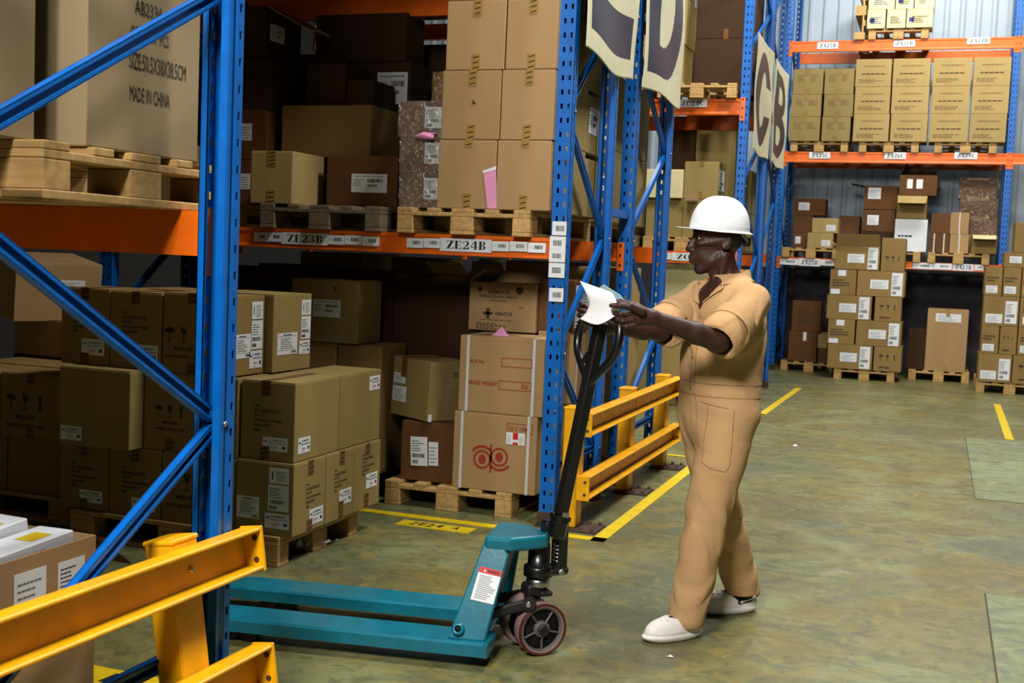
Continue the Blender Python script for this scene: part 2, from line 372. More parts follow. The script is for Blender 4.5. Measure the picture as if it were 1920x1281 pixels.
# ------------------------------------------------------------------ pallet racking
PW, PD = .09, .07           # upright: width along the beams, depth
def post_mesh(H, hx=(.027, .066), pitch=.0762, slot=(.013, .028), lipslots=False):
    b = MB(); us = [0, hx[0]-slot[0]/2, hx[0]+slot[0]/2, hx[1]-slot[0]/2, hx[1]+slot[0]/2, PW]
    n = int(H/pitch)
    for k in range(n):
        z0 = k*pitch; zs = [z0, z0+pitch/2-slot[1]/2, z0+pitch/2+slot[1]/2, z0+pitch]
        for j in range(3):
            for i in range(5):
                if j == 1 and i in (1, 3): continue
                b.quad((us[i]-PW/2, 0, zs[j]), (us[i+1]-PW/2, 0, zs[j]), (us[i+1]-PW/2, 0, zs[j+1]), (us[i]-PW/2, 0, zs[j+1]))
    Ht = n*pitch
    for s in (-1, 1):
        prof = [(s*PW/2, 0), (s*PW/2, PD*.45), (s*(PW/2-.007), PD*.55), (s*(PW/2-.007), PD*.7), (s*PW/2, PD*.78), (s*PW/2, PD), (s*(PW/2-.024), PD), (s*(PW/2-.024), PD-.012)]
        for (xa, ya), (xb, yb) in list(zip(prof, prof[1:]))[1:]: b.quad((xa, ya, 0), (xb, yb, 0), (xb, yb, Ht), (xa, ya, Ht))
        yy = (0, PD*.45*.32, PD*.45*.72, PD*.45); xs = s*PW/2
        for k in range(n):
            z0 = k*pitch; z3 = (z0, z0+pitch/2-slot[1]*.4, z0+pitch/2+slot[1]*.4, z0+pitch)
            for j in range(3):
                for i in range(3):
                    if i == 1 and j == 1: continue
                    b.quad((xs, yy[i], z3[j]), (xs, yy[i+1], z3[j]), (xs, yy[i+1], z3[j+1]), (xs, yy[i], z3[j+1]))
    me = b.build('post', M['blue']); me.modifiers.new('sheet', 'SOLIDIFY').thickness = .0025
    return me
_pp = post_mesh(6.0); POST = _pp.data; bpy.data.objects.remove(_pp)
def brace(p0, p1, parent, w=.042, dp=.026):
    # C channel, open towards +X
    p0, p1 = Vector(p0), Vector(p1); d = (p1-p0).normalized(); X = Vector((1, 0, 0)); n = X.cross(d).normalized()
    b = MB(); t = .004
    c = (p0+p1)/2; L = (p1-p0).length
    b.obox(c - X*(dp/2-t/2), d, n, X, L, w, t, 0); b.obox(c + n*(w/2-t/2), d, n, X, L, t, dp, 0, .001); b.obox(c - n*(w/2-t/2), d, n, X, L, t, dp, 0, .001)
    for s in (-1, 1): b.obox(c + n*s*(w/2-.006) + X*(dp/2-.002), d, n, X, L, .012, .004, 0)
    b.build('brace', M['blue'], parent)
def rack_frame(xc, ya, yb, H, label, nodes_a, nodes_b, horiz=(.33,), z0=0.0, foot=True, group=None):
    t = thing('rack_upright', label, 'rack upright', (xc, ya, 0), 0, group)
    for y, rz in ((0, 0), (yb-ya, PI)):
        o = bpy.data.objects.new('post', POST); COL.objects.link(o); o.parent = t; o.location = (0, y, z0); o.rotation_euler = (0, 0, rz)
        o.modifiers.new('sheet', 'SOLIDIFY').thickness = .0025
        if foot:
            b = MB(); s = 1 if rz == 0 else -1
            b.bbox(-.055, y - .012*s, .006, .055, y + .09*s, .085, 0, .004); b.box(-.06, y-.03*s, .0, .06, y+.115*s, .008, 0)
            b.lathe([(0, .009), (.012, .009), (.014, .006)], (0, y-.02*s, .008), (0, 0, 1), 8)
            b.build('foot', M['rust'], t)
    D = yb-ya; a, c = .05, D-.05
    seq = sorted([(z, a) for z in nodes_a] + [(z, c) for z in nodes_b])
    for (za, y_a), (zb, y_b) in zip(seq, seq[1:]):
        if y_a != y_b: brace((0, y_a, za+.02), (0, y_b, zb-.02), t)
    for z in horiz: brace((.0, a, z), (.0, c, z), t)
    for z, y in seq:
        if z > H: continue
        b = MB(); b.lathe([(-.05, .006), (.047, .006), (.047, .008), (.052, .008), (.053, .003)], (0, y, z), (1, 0, 0), 8, 0)
        b.build('bolt', M['steel'], t)
    return t
NA, NB = (.97, 2.30, 3.63, 4.96), (.33, 1.63, 2.96, 4.29)
rack_frame(-1.965, 1.81, 2.95, 3.2, 'nearest blue rack frame with crossing braces behind the near yellow barrier', (.33, 1.62, 2.86), (.98, 2.23, 3.5))
rack_frame(-1.975, 6.17, 7.09, 6.0, 'blue rack frame with barcode stickers on its front post behind the pallet truck', NA, NB)
rack_frame(-1.975, 7.60, 8.69, 6.0, 'blue rack frame behind the barrier, in front of the man\'s face', NB, NA)
rack_frame(-1.95, 12.0, 13.45, 6.0, 'far blue rack frame rising behind the white helmet', NA, NB)
rack_frame(-1.975, 13.7, 14.80, 6.0, 'blue rack frame behind the banner lettered B', NB, NA)
rack_frame(-2.245, 17.45, 18.5, 6.0, 'blue rack frame at the left end of the back wall rack', NA, NB)
rack_frame(.79, 17.45, 18.5, 6.0, 'blue rack frame at the far right of the back wall rack', NA, NB)
rack_frame(-4.99, 6.17, 7.09, 6.0, 'blue rack frame deep in shade behind the medicine cartons', NA, NB)
# row spacers
b = MB(); b.bar((-1.975, 7.09, 1.80), (-1.975, 7.60, 1.80), .04, .05); b.bar((-1.975, 7.09, .5), (-1.975, 7.60, .5), .04, .05); b.bar((-1.975, 7.09, 3.3), (-1.975, 7.60, 3.3), .04, .05)
tag(b.build('row_spacer', M['blue']), 'short blue spacer bars tying two back to back frames', 'row spacer')
def rack_beam(x0, x1, y, z0, z1, label, back=False, tags=(), connector=True, group=None, clipside=None):
    # front face towards -Y (or +Y when back)
    s = -1 if not back else 1; h = z1-z0; t = thing('rack_beam', label, 'rack beam', (x0, y, z0), 0, group)
    b = MB(); L = x1-x0
    prof = [(0, 0), (-.001, h*.06), (.006*0, h*.12), (.006, h*.2), (.006, h*.78), (0, h*.84), (0, h), (.035, h), (.035, h+.0), (.05, h), (.05, 0)]
    P = [(p[0]*-s, p[1]) for p in prof]
    k = len(P); vs = [(0, a, c) for a, c in P] + [(L, a, c) for a, c in P]
    b.add(vs, [(i, (i+1) % k, (i+1) % k + k, i+k) for i in range(k)] + [tuple(range(k)), tuple(range(2*k-1, k-1, -1))])
    b.build('beam', M['orange'], t)
    if connector:
        for xx, sg in ((0, -1), (L, 1)):
            c = MB(); c.bbox(xx + (0 if sg > 0 else -.045), s*.006, -.06, xx + (.045 if sg > 0 else 0), s*.002, h+.012, 0, .002)
            c.bbox(xx - .003, s*.004, -.06, xx+.003, -s*.05, h+.012, 0, .001)
            for q in range(3): c.box(xx+sg*.015, s*.009, -.03+q*h*.55, xx+sg*.027, s*.005, -.012+q*h*.55, 1)
            c.build('connector', [M['orange'], M['darkslot']], t)
    for (a0, a1, c0, c1, txt) in tags:
        c = MB(); O = Vector((a0-x0, s*.0035, c0-z0)); w, hh = a1-a0, c1-c0
        c.box(0+O.x, s*.0012, O.z, O.x+w, s*.004, O.z+hh, 0)
        O2 = O + Vector((0, s*.0009, 0)); U, V = Vector((1, 0, 0)), Vector((0, 0, 1))
        if txt == '#':
            c_h = hh*.36; barcode(c, O2 + U*w*.36 + V*hh*.38, U, V, w*.46, c_h, 1, int(a0*977)); textlines(c, O2 + U*w*.1 + V*hh*.5, U, V, w*.2, hh*.08, 1, 2, 3)
            c.flat(rc(0, hh*.0, w, hh*.03), O2, U, V, 2)
        else: put_stencil(c, txt, O2 + U*w*.13 + V*hh*.2, U, V, w*.78, hh*.62, 1)
        c.build('location_label', [M['white'], M['ink'], M['inkgrey']], t)
    return t
def tagrow(a, b, n): return [(a + (b-a)*i/n + .002, a + (b-a)*(i+1)/n - .002, 1.522 + .003*(i % 2), 1.578 + .003*(i % 2), '#') for i in range(n)]
rack_beam(-4.94, -2.02, 6.17, 1.490, 1.607, 'front orange beam labelled ZE23B and ZE24B', tags=tagrow(-3.904, -3.708, 2) + [(-3.712, -3.403, 1.515, 1.585, 'ZE23B')] + tagrow(-3.403, -3.063, 3) + tagrow(-2.891, -2.677, 2) + [(-2.681, -2.368, 1.512, 1.586, 'ZE24B')] + tagrow(-2.368, -2.045, 3))
rack_beam(-4.94, -2.02, 7.09, 1.490, 1.607, 'rear orange beam behind the one labelled ZE24B, in shade', back=True)
rack_beam(-4.94, -2.02, 7.09, 3.02, 3.14, 'high rear orange beam in the dark above the bagged carton', back=True)
rack_beam(-4.94, -2.02, 7.60, 1.490, 1.607, 'orange beam seen edge-on past the spacer of the back to back frames')
rack_beam(-4.94, -2.02, 8.69, 1.490, 1.607, 'orange beam end showing through the frame left of the man\'s face', back=True)
rack_beam(-4.94, -2.01, 2.95, 1.462, 1.592, 'wide orange beam at upper left carrying the pallet of the lettered carton', back=True)
rack_beam(-4.94, -2.01, 1.81, 1.462, 1.592, 'nearest orange beam outside the left edge')
def fartag(px0, px1, py0, py1, Y, txt):
    a, c = atY(px0, py1, Y), atY(px1, py0, Y); return (a.x, c.x, a.z, c.z, txt)
rack_beam(-4.9, -1.99, 12.0, 3.01, 3.17, 'orange beam labelled ZC24C', tags=[fartag(1271, 1326, 186, 201, 12.0, 'ZC24C')])
rack_beam(-4.9, -1.99, 13.45, 3.01, 3.17, 'dull rear orange beam under the one labelled ZC24C', back=True)
rack_beam(-4.9, -1.99, 12.0, 1.50, 1.62, 'orange beam labelled ZC24B half hidden by the man\'s face', tags=[(-2.80, -2.62, 1.53, 1.60, '#'), (-2.615, -2.17, 1.525, 1.605, 'ZC24B')])
rack_beam(-4.9, -1.99, 13.45, 1.50, 1.62, 'rear orange beam behind the man\'s neck', back=True)
rack_beam(-4.9, -2.02, 14.80, 1.55, 1.66, 'orange beam between far frames right of the man\'s neck', back=True)
YA = 17.45
rack_beam(-2.20, .745, YA, 4.585, 4.735, 'top orange beam of the back wall rack labelled ZA25D to ZA27D', tags=[fartag(1532, 1572, 79, 92, YA, 'ZA25D'), fartag(1675, 1716, 75, 88, YA, 'ZA26D'), fartag(1813, 1857, 70, 83, YA, 'ZA27D')])
rack_beam(-2.20, .745, 18.5, 4.585, 4.735, 'rear top orange beam of the back wall rack', back=True)
rack_beam(-2.20, .745, YA, 3.02, 3.17, 'middle orange beam of the back wall rack labelled ZA25C to ZA27C', tags=[fartag(1517, 1557, 286, 297, YA, 'ZA25C'), fartag(1658, 1699, 286, 298, YA, 'ZA26C'), fartag(1789, 1833, 286, 298, YA, 'ZA27C')])
rack_beam(-2.20, .745, 18.5, 3.02, 3.17, 'rear middle orange beam of the back wall rack', back=True)
rack_beam(-2.20, .745, YA, 1.55, 1.65, 'lowest orange beam of the back wall rack covered in white bar code tags', tags=[fartag(1462, 1497, 486, 496, YA, '#'), fartag(1497, 1538, 486, 498, YA, 'ZA25B'), fartag(1538, 1564, 488, 498, YA, '#'), fartag(1711, 1750, 494, 504, YA, '#'), fartag(1750, 1785, 495, 505, YA, '#'), fartag(1786, 1826, 496, 507, YA, 'ZA27B'), fartag(1827, 1844, 497, 507, YA, '#')])
rack_beam(-2.20, .745, 18.5, 1.55, 1.65, 'rear lowest orange beam of the back wall rack', back=True)
rack_beam(.835, 3.6, YA, 4.585, 4.735, 'top orange beam running off the right edge')
rack_beam(.835, 3.6, YA, 3.02, 3.17, 'middle orange beam running off the right edge')
# stickers on the post of the frame behind the truck
for i, (px0, px1, py0, py1) in enumerate(((1036, 1063, 416, 441), (1031, 1062, 444, 468), (1030, 1061, 469, 491), (1029, 1060, 494, 520), (1030, 1057, 541, 565))):
    a, c = atY(px0, py1, 6.165), atY(px1, py0, 6.165); x0, x1 = max(a.x, -2.03), min(c.x, -1.932)
    b = MB(); b.box(x0, 6.1555, a.z, x1, 6.1675, c.z); barcode(b, Vector((x0+.02, 6.1552, a.z+(c.z-a.z)*.3)), Vector((1, 0, 0)), Vector((0, 0, 1)), .05, (c.z-a.z)*.4, 1, 50+i)
    tag(b.build('barcode_sticker', [M['white'], M['ink']]), 'white barcode sticker on the blue post, %s' % ('topmost of five', 'second from the top, level with the beam top', 'third, level with the beam bottom', 'fourth, just under the beam', 'lowest of five, standing apart')[i], 'sticker', 'barcode stickers on the blue post')
# ------------------------------------------------------------------ safety barriers
def barrier(y0, y1, posts, label, X=-1.80, tilt=0.0, yaw=0.0):
    t = thing('safety_barrier', label, 'barrier', (X, y0, .012 if tilt else 0)); L = y1-y0; t.rotation_euler = (0, -tilt, yaw)
    for zl, zh in ((.53, .655), (.175, .305)):
        b = MB(); w = .004
        b.bbox(-.012, 0, zl, 0.0, L, zh, 0, .003); b.bbox(-.01, 0, zh-.012, .062, L, zh, 0, .004); b.bbox(-.01, 0, zl, .062, L, zl+.012, 0, .004)
        r = b.build('rail', M['yellow'], t)
        for yy in (0, L):
            e = MB(); e.bbox(-.01, yy-.006, zl-.004, .064, yy+.006, zh+.004, 0, .002)
            for zz in (zl+.03, zh-.03): e.lathe([(-.0085, .009), (.0085, .009)], (.04, yy, zz), (0, 1, 0), 8, 1)
            e.build('end_plate', [M['yellow'], M['rust']], r)
    for p in posts:
        b = MB(); y = p-y0; b.bbox(-.102, y-.06, .012, -.012, y+.06, .675, 0, .006)
        b.bbox(-.105, y-.063, .668, -.009, y+.063, .682, 0, .004)
        r = b.build('post', M['yellow'], t)
        e = MB(); e.bbox(-.104, y-.11, 0, .12, y+.11, .012, 0, .002)
        for sx in (.03, .095):
            for sy in (-.085, .085): e.lathe([(.012, .012), (.026, .012), (.03, .006)], (sx, y+sy, 0), (0, 0, 1), 8)
        e.build('base_plate', M['rust'], r)
        for zz in (.59, .24):
            e = MB(); e.lathe([(0, .009), (.007, .009), (.009, .006)], (0, y, zz), (1, 0, 0), 8); e.build('bolt', M['steel'], r)
barrier(1.0, 2.985, [2.72, 1.25], 'near yellow safety barrier, knocked out of plumb, crossing the lower left corner', -1.856, .148, -.026)
barrier(6.17, 8.62, [6.24, 7.42, 8.45], 'yellow safety barrier in front of the rack ends beside the man')
# ------------------------------------------------------------------ banners
def in_letter(ch, u, v):
    # u, v in 0..1 over the banner
    x0, x1, y0, y1 = .06, .93, .09, .91
    if not (x0 <= u <= x1 and y0 <= v <= y1): return False
    a, c = (u-x0)/(x1-x0), (v-y0)/(y1-y0)
    if ch == 'E': return a < .34 or c < .25 or c > .75 or (abs(c-.52) < .11 and a < .9)
    if ch == 'D':
        d = math.hypot(max(a-.35, 0)/.65, (c-.5)/.5*1.0) if a > .35 else (abs(c-.5)/.5)
        di = math.hypot(max(a-.35, 0)/.34, (c-.5)/.30) if a > .35 else abs(c-.5)/.30
        return d < 1 and not (di < 1 and a > .30)
    if ch == 'C':
        d = ((a-.5)/.5)**2 + ((c-.5)/.5)**2; di = ((a-.5)/.2)**2 + ((c-.5)/.29)**2
        return d < 1 and di > 1 and not (a > .62 and abs(c-.5) < .16)
    if ch == 'B':
        d1 = math.hypot(max(a-.5, 0)/.42, (c-.745)/.255); d2 = math.hypot(max(a-.5, 0)/.5, (c-.265)/.265)
        i1 = math.hypot(max(a-.5, 0)/.16, (c-.74)/.1); i2 = math.hypot(max(a-.5, 0)/.2, (c-.27)/.11)
        return (d1 < 1 or d2 < 1) and not ((i1 < 1 or i2 < 1) and a > .3)
def banner(ch, y0, y1, z0, z1, label, seed, droop=.0):
    r = random.Random(seed); n = 110; b = MB(); X = -1.882; ph = r.uniform(0, 6)
    P = []
    for j in range(n+1):
        for i in range(n+1):
            u, v = i/n, j/n
            x = X + .009*math.sin(u*5+ph)*(1-.5*v) + .012*(1-v)**3*math.sin(u*3.4+ph*2) + .006*math.sin(v*9+u*4)
            z = z0 + (z1-z0)*v - droop*math.sin(u*PI)*(1-v)*.5 + .012*(1-v)*math.sin(u*7+ph)
            P.append((x, y0+(y1-y0)*u, z))
    fs = [[], []]
    for j in range(n):
        for i in range(n):
            k = 1 if in_letter(ch, (i+.5)/n, (j+.5)/n) else 0; a = j*(n+1)+i; fs[k].append((a, a+1, a+n+2, a+n+1))
    me = bpy.data.meshes.new('banner'); me.from_pydata(P, [], fs[0]+fs[1]); me.materials.append(M['banner']); me.materials.append(M['navy'])
    me.polygons.foreach_set('material_index', [0]*len(fs[0]) + [1]*len(fs[1])); me.polygons.foreach_set('use_smooth', [True]*(n*n)); me.update()
    o = bpy.data.objects.new('banner', me); COL.objects.link(o); o.modifiers.new('cloth', 'SOLIDIFY').thickness = .002
    tag(o, label, 'banner', 'letter banners on the rack ends')
banner('E', 6.15, 7.33, 2.63, 3.90, 'cream banner with navy letter E on the nearest rack end', 1, .05)
banner('D', 7.55, 8.69, 2.63, 3.90, 'cream banner with navy letter D on the second rack end', 2)
banner('C', 12.15, 13.42, 2.68, 3.86, 'cream banner with navy letter C behind the helmet post', 3)
banner('B', 13.54, 14.78, 2.68, 3.83, 'cream banner with navy letter B beside the back wall rack', 4)
# ------------------------------------------------------------------ pallets
def pallet_proto():
    # long side along local X, origin at the floor, centre
    t = thing('pallet', 'prototype', 'pallet'); L, D = 1.2, .8
    b = MB()
    for y, w in ((-.3525, .095), (-.175, .08), (0, .13), (.175, .08), (.3525, .095)): b.bbox(-L/2, y-w/2, .122, L/2, y+w/2, .144, 0, .003)
    b.build('deck', M['wood'], t)
    for x in (-.5275, 0, .5275):
        b = MB(); b.bbox(x-.0725, -D/2, .1, x+.0725, D/2, .122, 0, .003); b.build('cross_board', M['wood'], t)
        for y, w in ((-.35, .1), (0, .14), (.35, .1)):
            b = MB(); b.bbox(x-.0725, y-w/2, .022, x+.0725, y+w/2, .1, 0, .004); b.build('block', M['wood'], t)
    for y, w in ((-.35, .1), (0, .14), (.35, .1)):
        b = MB(); b.bbox(-L/2, y-w/2, 0, L/2, y+w/2, .022, 0, .003); b.build('skid', M['wood'], t)
    return t
_pal = pallet_proto(); _used = [False]
def pallet(xc, yc, z, rz, label, grey=False, group='timber pallets'):
    if not _used[0]:
        _used[0] = True; _pal.location = (xc, yc, z); _pal.rotation_euler = (0, 0, rz); _pal['label'] = label; return _pal
    r = dup(_pal, (xc, yc, z), rz, label)
    if grey:
        for c in r.children:
            c.data = c.data.copy(); c.data.materials[0] = M['woodg']
    return r
# ------------------------------------------------------------------ cartons
def R(l, t, r, b, Y):
    m = (t+b)/2; h = (l+r)/2
    return atY(l, m, Y).x, atY(r, m, Y).x, atY(h, b, Y).z, atY(h, t, Y).z
class Carton:
    def __init__(s, x0, x1, y0, y1, z0, z1, m='kraft', rz=0.0, dent=.0015, name='carton', seed=None, opened=False, rx=0.0, ry=0.0):
        s.w, s.d, s.h = abs(x1-x0), abs(y1-y0), abs(z1-z0); s.loc = ((x0+x1)/2, (y0+y1)/2, z0); s.rz = rz; s.rx = rx; s.ry = ry
        s.m = M[m]; s.name = name; s.b = MB(); s.kids = []; s.tb = None; s.opened = opened
        s.mats = [s.m, M['ink'], M['inkred'], M['inkdark'], M['inkblue'], M['darkslot'], M['inkfaint']]
        s.body(dent, seed if seed is not None else int(abs(x0*131+y0*17+z0*977)*10))
    def body(s, dent, seed):
        r = random.Random(seed); b = s.b; W2, D2, H = s.w/2, s.d/2, s.h; c = .005
        if s.opened:
            t = .006
            b.box(-W2, -D2, 0, W2, D2, t); b.box(-W2, -D2, 0, -W2+t, D2, H); b.box(W2-t, -D2, 0, W2, D2, H)
            b.box(-W2+t, -D2, 0, W2-t, -D2+t, H); b.box(-W2+t, D2-t, 0, W2-t, D2, H); return
        ht = H-.004
        us = [0, .01, .3, .5, .7, .99, 1]
        ph = [r.uniform(0, 6) for _ in range(6)]
        idx = {}; vs = []
        def P(x, y, z):
            k = (round(x, 4), round(y, 4), round(z, 4))
            if k not in idx:
                q = Vector((x, y, z)); inner = Vector((max(-W2+c, min(W2-c, x)), max(-D2+c, min(D2-c, y)), max(c, min(ht-c, z))))
                d = q-inner
                if d.length > c: q = inner + d.normalized()*c
                k1 = max(0, 1-(z/ht*2-1)**2)
                if abs(y) > D2-1e-4: q.y -= math.copysign(1, y)*dent*(1+math.sin(x*23+ph[0])*math.cos(z*19+ph[1]))*.5*max(0, 1-(x/W2)**2)*k1
                if abs(x) > W2-1e-4: q.x -= math.copysign(1, x)*dent*(1+math.sin(y*23+ph[2])*math.cos(z*17+ph[3]))*.5*max(0, 1-(y/D2)**2)*k1
                idx[k] = len(vs); vs.append(q)
            return idx[k]
        def grid(ax, n):
            L = (2*W2, 2*D2, ht)[ax]; o = (-W2, -D2, 0)[ax]
            return [o, o+c] + [o + L*k/n for k in range(1, n)] + [o+L-c, o+L]
        gx, gy, gz = grid(0, 4), grid(1, 4), grid(2, 4); fs = []
        for i in range(len(gx)-1):
            for j in range(len(gz)-1):
                fs.append((P(gx[i], -D2, gz[j]), P(gx[i+1], -D2, gz[j]), P(gx[i+1], -D2, gz[j+1]), P(gx[i], -D2, gz[j+1])))
                fs.append((P(gx[i+1], D2, gz[j]), P(gx[i], D2, gz[j]), P(gx[i], D2, gz[j+1]), P(gx[i+1], D2, gz[j+1])))
            for j in range(len(gy)-1):
                fs.append((P(gx[i], gy[j], ht), P(gx[i+1], gy[j], ht), P(gx[i+1], gy[j+1], ht), P(gx[i], gy[j+1], ht)))
                fs.append((P(gx[i], gy[j+1], 0), P(gx[i+1], gy[j+1], 0), P(gx[i+1], gy[j], 0), P(gx[i], gy[j], 0)))
        for i in range(len(gy)-1):
            for j in range(len(gz)-1):
                fs.append((P(W2, gy[i], gz[j]), P(W2, gy[i+1], gz[j]), P(W2, gy[i+1], gz[j+1]), P(W2, gy[i], gz[j+1])))
                fs.append((P(-W2, gy[i+1], gz[j]), P(-W2, gy[i], gz[j]), P(-W2, gy[i], gz[j+1]), P(-W2, gy[i+1], gz[j+1])))
        b.add(vs, fs, 0, False)
        # closed top flaps with the seam between them
        if s.w >= s.d:
            b.bbox(-W2+.002, -D2+.002, ht-.001, W2-.002, -.002, H, 0, .0015); b.bbox(-W2+.002, .002, ht-.001, W2-.002, D2-.002, H, 0, .0015)
        else:
            b.bbox(-W2+.002, -D2+.002, ht-.001, -.002, D2-.002, H, 0, .0015); b.bbox(.002, -D2+.002, ht-.001, W2-.002, D2-.002, H, 0, .0015)
    def face(s, f, off=.0008):
        w, d, h = s.w/2, s.d/2, s.h; X, Y, Z = Vector((1, 0, 0)), Vector((0, 1, 0)), Vector((0, 0, 1))
        if f == 'f': return Vector((-w, -d-off, 0)), X, Z, s.w, s.h, -Y
        if f == 'r': return Vector((w+off, -d, 0)), Y, Z, s.d, s.h, X
        if f == 't': return Vector((-w, -d, s.h+off)), X, Y, s.w, s.d, Z
    def ipca(s, f, u=.22, v=.32, w=.5, m=3):
        O, U, V, fw, fh, N = s.face(f); W_ = fw*w; lh = W_*.105
        for i, (t, q) in enumerate((('From,', .2), ('IPCA LABORATORIES LTD.', .92), ('Regd. Off:', .36), ('48, Kandivli Industrial Estate,', 1.0), ('Mumbai 400 067', .58), ('INDIA', .2))):
            put_text(s.b, t, O + U*fw*u + V*(fh*v + lh*1.45*(5-i)), U, V, W_*q, lh, m, .03)
        return s
    def signs(s, f, u=.5, v=.5, k=1.0, text=True, m=1):
        O, U, V, fw, fh, N = s.face(f); a = fw*.15*k; gap = fw*.27*k
        C0 = O + U*fw*u + V*fh*v
        c = C0 - U*gap   # umbrella
        s.b.flat([(a*.62*math.cos(PI*q/10), a*.55*math.sin(PI*q/10)) for q in range(11)], c, U, V, m); s.b.flat(rc(-.06*a, -a*.9, .06*a, 0), c, U, V, m); s.b.flat(rc(-.22*a, -a*.98, .06*a, -a*.88), c, U, V, m)
        c = C0           # glass
        s.b.flat([(-.36*a, .62*a), (-.3*a, 0), (-.12*a, -.22*a), (.12*a, -.22*a), (.3*a, 0), (.36*a, .62*a), (.1*a, .62*a), (.2*a, .42*a), (-.02*a, .3*a), (-.04*a, .62*a)], c, U, V, m)
        s.b.flat(rc(-.05*a, -.9*a, .05*a, -.22*a), c, U, V, m); s.b.flat(rc(-.3*a, -a, .3*a, -.9*a), c, U, V, m)
        c = C0 + U*gap   # arrow
        s.b.flat([(0, .66*a), (-.32*a, .2*a), (.32*a, .2*a)], c, U, V, m); s.b.flat(rc(-.13*a, -a, .13*a, .2*a), c, U, V, m)
        if text:
            put_text(s.b, 'MEDICINE', C0 - U*fw*.18*k - V*a*1.9, U, V, fw*.36*k, a*.38, m, .03)
            put_text(s.b, 'HANDLE WITH CARE', C0 - U*fw*.36*k - V*a*2.75, U, V, fw*.72*k, a*.36, m, .03)
        return s
    def words(s, f, t, u, v, w, h=None, m=1, bold=.02):
        O, U, V, fw, fh, N = s.face(f); put_text(s.b, t, O + U*fw*u + V*fh*v, U, V, fw*w, fh*h if h else None, m, bold); return s
    def lines(s, f, u, v, w, h, n, m=3, seed=1, full=False):
        O, U, V, fw, fh, N = s.face(f); textlines(s.b, O + U*fw*u + V*fh*v, U, V, fw*w, fh*h, n, m, seed, full=full); return s
    def frame(s, f, u0, v0, u1, v1, m=2, t=.004):
        O, U, V, fw, fh, N = s.face(f)
        for r_ in (rc(u0*fw, v0*fh, u1*fw, v0*fh+t), rc(u0*fw, v1*fh-t, u1*fw, v1*fh), rc(u0*fw, v0*fh, u0*fw+t, v1*fh), rc(u1*fw-t, v0*fh, u1*fw, v1*fh)): s.b.flat(r_, O, U, V, m)
        return s
    def label(s, f, u0, v0, u1, v1, kind='ship', tilt=0.0, seed=0):
        O, U, V, fw, fh, N = s.face(f); mb = MB(); w, h = (u1-u0)*fw, (v1-v0)*fh
        if tilt:
            U, V = U*math.cos(tilt) + V*math.sin(tilt), V*math.cos(tilt) - U*math.sin(tilt)
            O, _, _, _, _, _ = s.face(f); base = O + s.face(f)[1]*fw*u0 + s.face(f)[2]*fh*v0
        else: base = O + U*fw*u0 + V*fh*v0
        mb.prism(rc(0, 0, w, h), base - N*.0004, U, V, N, .0012, 0); o = base + N*.0012
        if kind == 'pmi':
            put_text(mb, 'PMI', o + U*w*.05 + V*h*.62, U, V, w*.15, h*.14, 2, .03); put_text(mb, "U.S. PRESIDENT'S", o + U*w*.26 + V*h*.72, U, V, w*.62, h*.13, 2, .03); put_text(mb, 'MALARIA INITIATIVE', o + U*w*.26 + V*h*.52, U, V, w*.68, h*.12, 3, .02)
            put_text(mb, 'USAID', o + U*w*.3 + V*h*.22, U, V, w*.32, h*.13, 4, .02); mb.flat(rc(w*.78, h*.2, w*.93, h*.4), o, U, V, 2); textlines(mb, o + U*w*.3 + V*h*.08, U, V, w*.4, h*.06, 1, 3, 3)
        elif kind == 'ship':
            textlines(mb, o + U*w*.08 + V*h*.5, U, V, w*.7, h*.42, 5, 1, seed+5, .35); barcode(mb, o + U*w*.08 + V*h*.28, U, V, w*.75, h*.14, 1, seed); barcode(mb, o + U*w*.08 + V*h*.07, U, V, w*.38, h*.13, 1, seed+1)
        elif kind == 'doc':
            mb.flat([(w*.18 + w*.05*math.cos(q*PI/6), h*.5 + h*.3*math.sin(q*PI/6)) for q in range(12)], o, U, V, 3); textlines(mb, o + U*w*.36 + V*h*.12, U, V, w*.58, h*.72, 8, 3, seed, .4)
        elif kind == 'inv':
            mb.flat(rc(w*.04, h*.84, w*.96, h*.855), o, U, V, 1); mb.flat(rc(w*.04, h*.2, w*.96, h*.215), o, U, V, 1); textlines(mb, o + U*w*.18 + V*h*.28, U, V, w*.66, h*.52, 6, 1, seed, .38); textlines(mb, o + U*w*.3 + V*h*.88, U, V, w*.4, h*.07, 1, 1, 2, .8); barcode(mb, o + U*w*.7 + V*h*.06, U, V, w*.24, h*.1, 1, seed)
        elif kind == 'wide':
            textlines(mb, o + U*w*.06 + V*h*.35, U, V, w*.38, h*.4, 4, 3, seed, .4); barcode(mb, o + U*w*.45 + V*h*.55, U, V, w*.45, h*.18, 1, seed); barcode(mb, o + U*w*.45 + V*h*.3, U, V, w*.28, h*.14, 1, seed+2); textlines(mb, o + U*w*.1 + V*h*.85, U, V, w*.8, h*.07, 1, 3, seed+1, .6, True)
        elif kind == 'lines': textlines(mb, o + U*w*.1 + V*h*.12, U, V, w*.8, h*.76, 5, 3, seed, .3)
        elif kind == 'red':
            mb.flat(rc(w*.36, 0, w*.64, h), o, U, V, 4); mb.flat(rc(w*.36, h*.2, w*.64, h*.42), o + N*.0003, U, V, 0); textlines(mb, o + U*w*.05 + V*h*.15, U, V, w*.26, h*.7, 5, 3, 3, .3); textlines(mb, o + U*w*.7 + V*h*.15, U, V, w*.26, h*.7, 5, 3, 4, .3)
        s.kids.append((mb, 'label', [M['white'], M['ink'], M['inkblue'], M['inkgrey'], M['labelred']])); return s
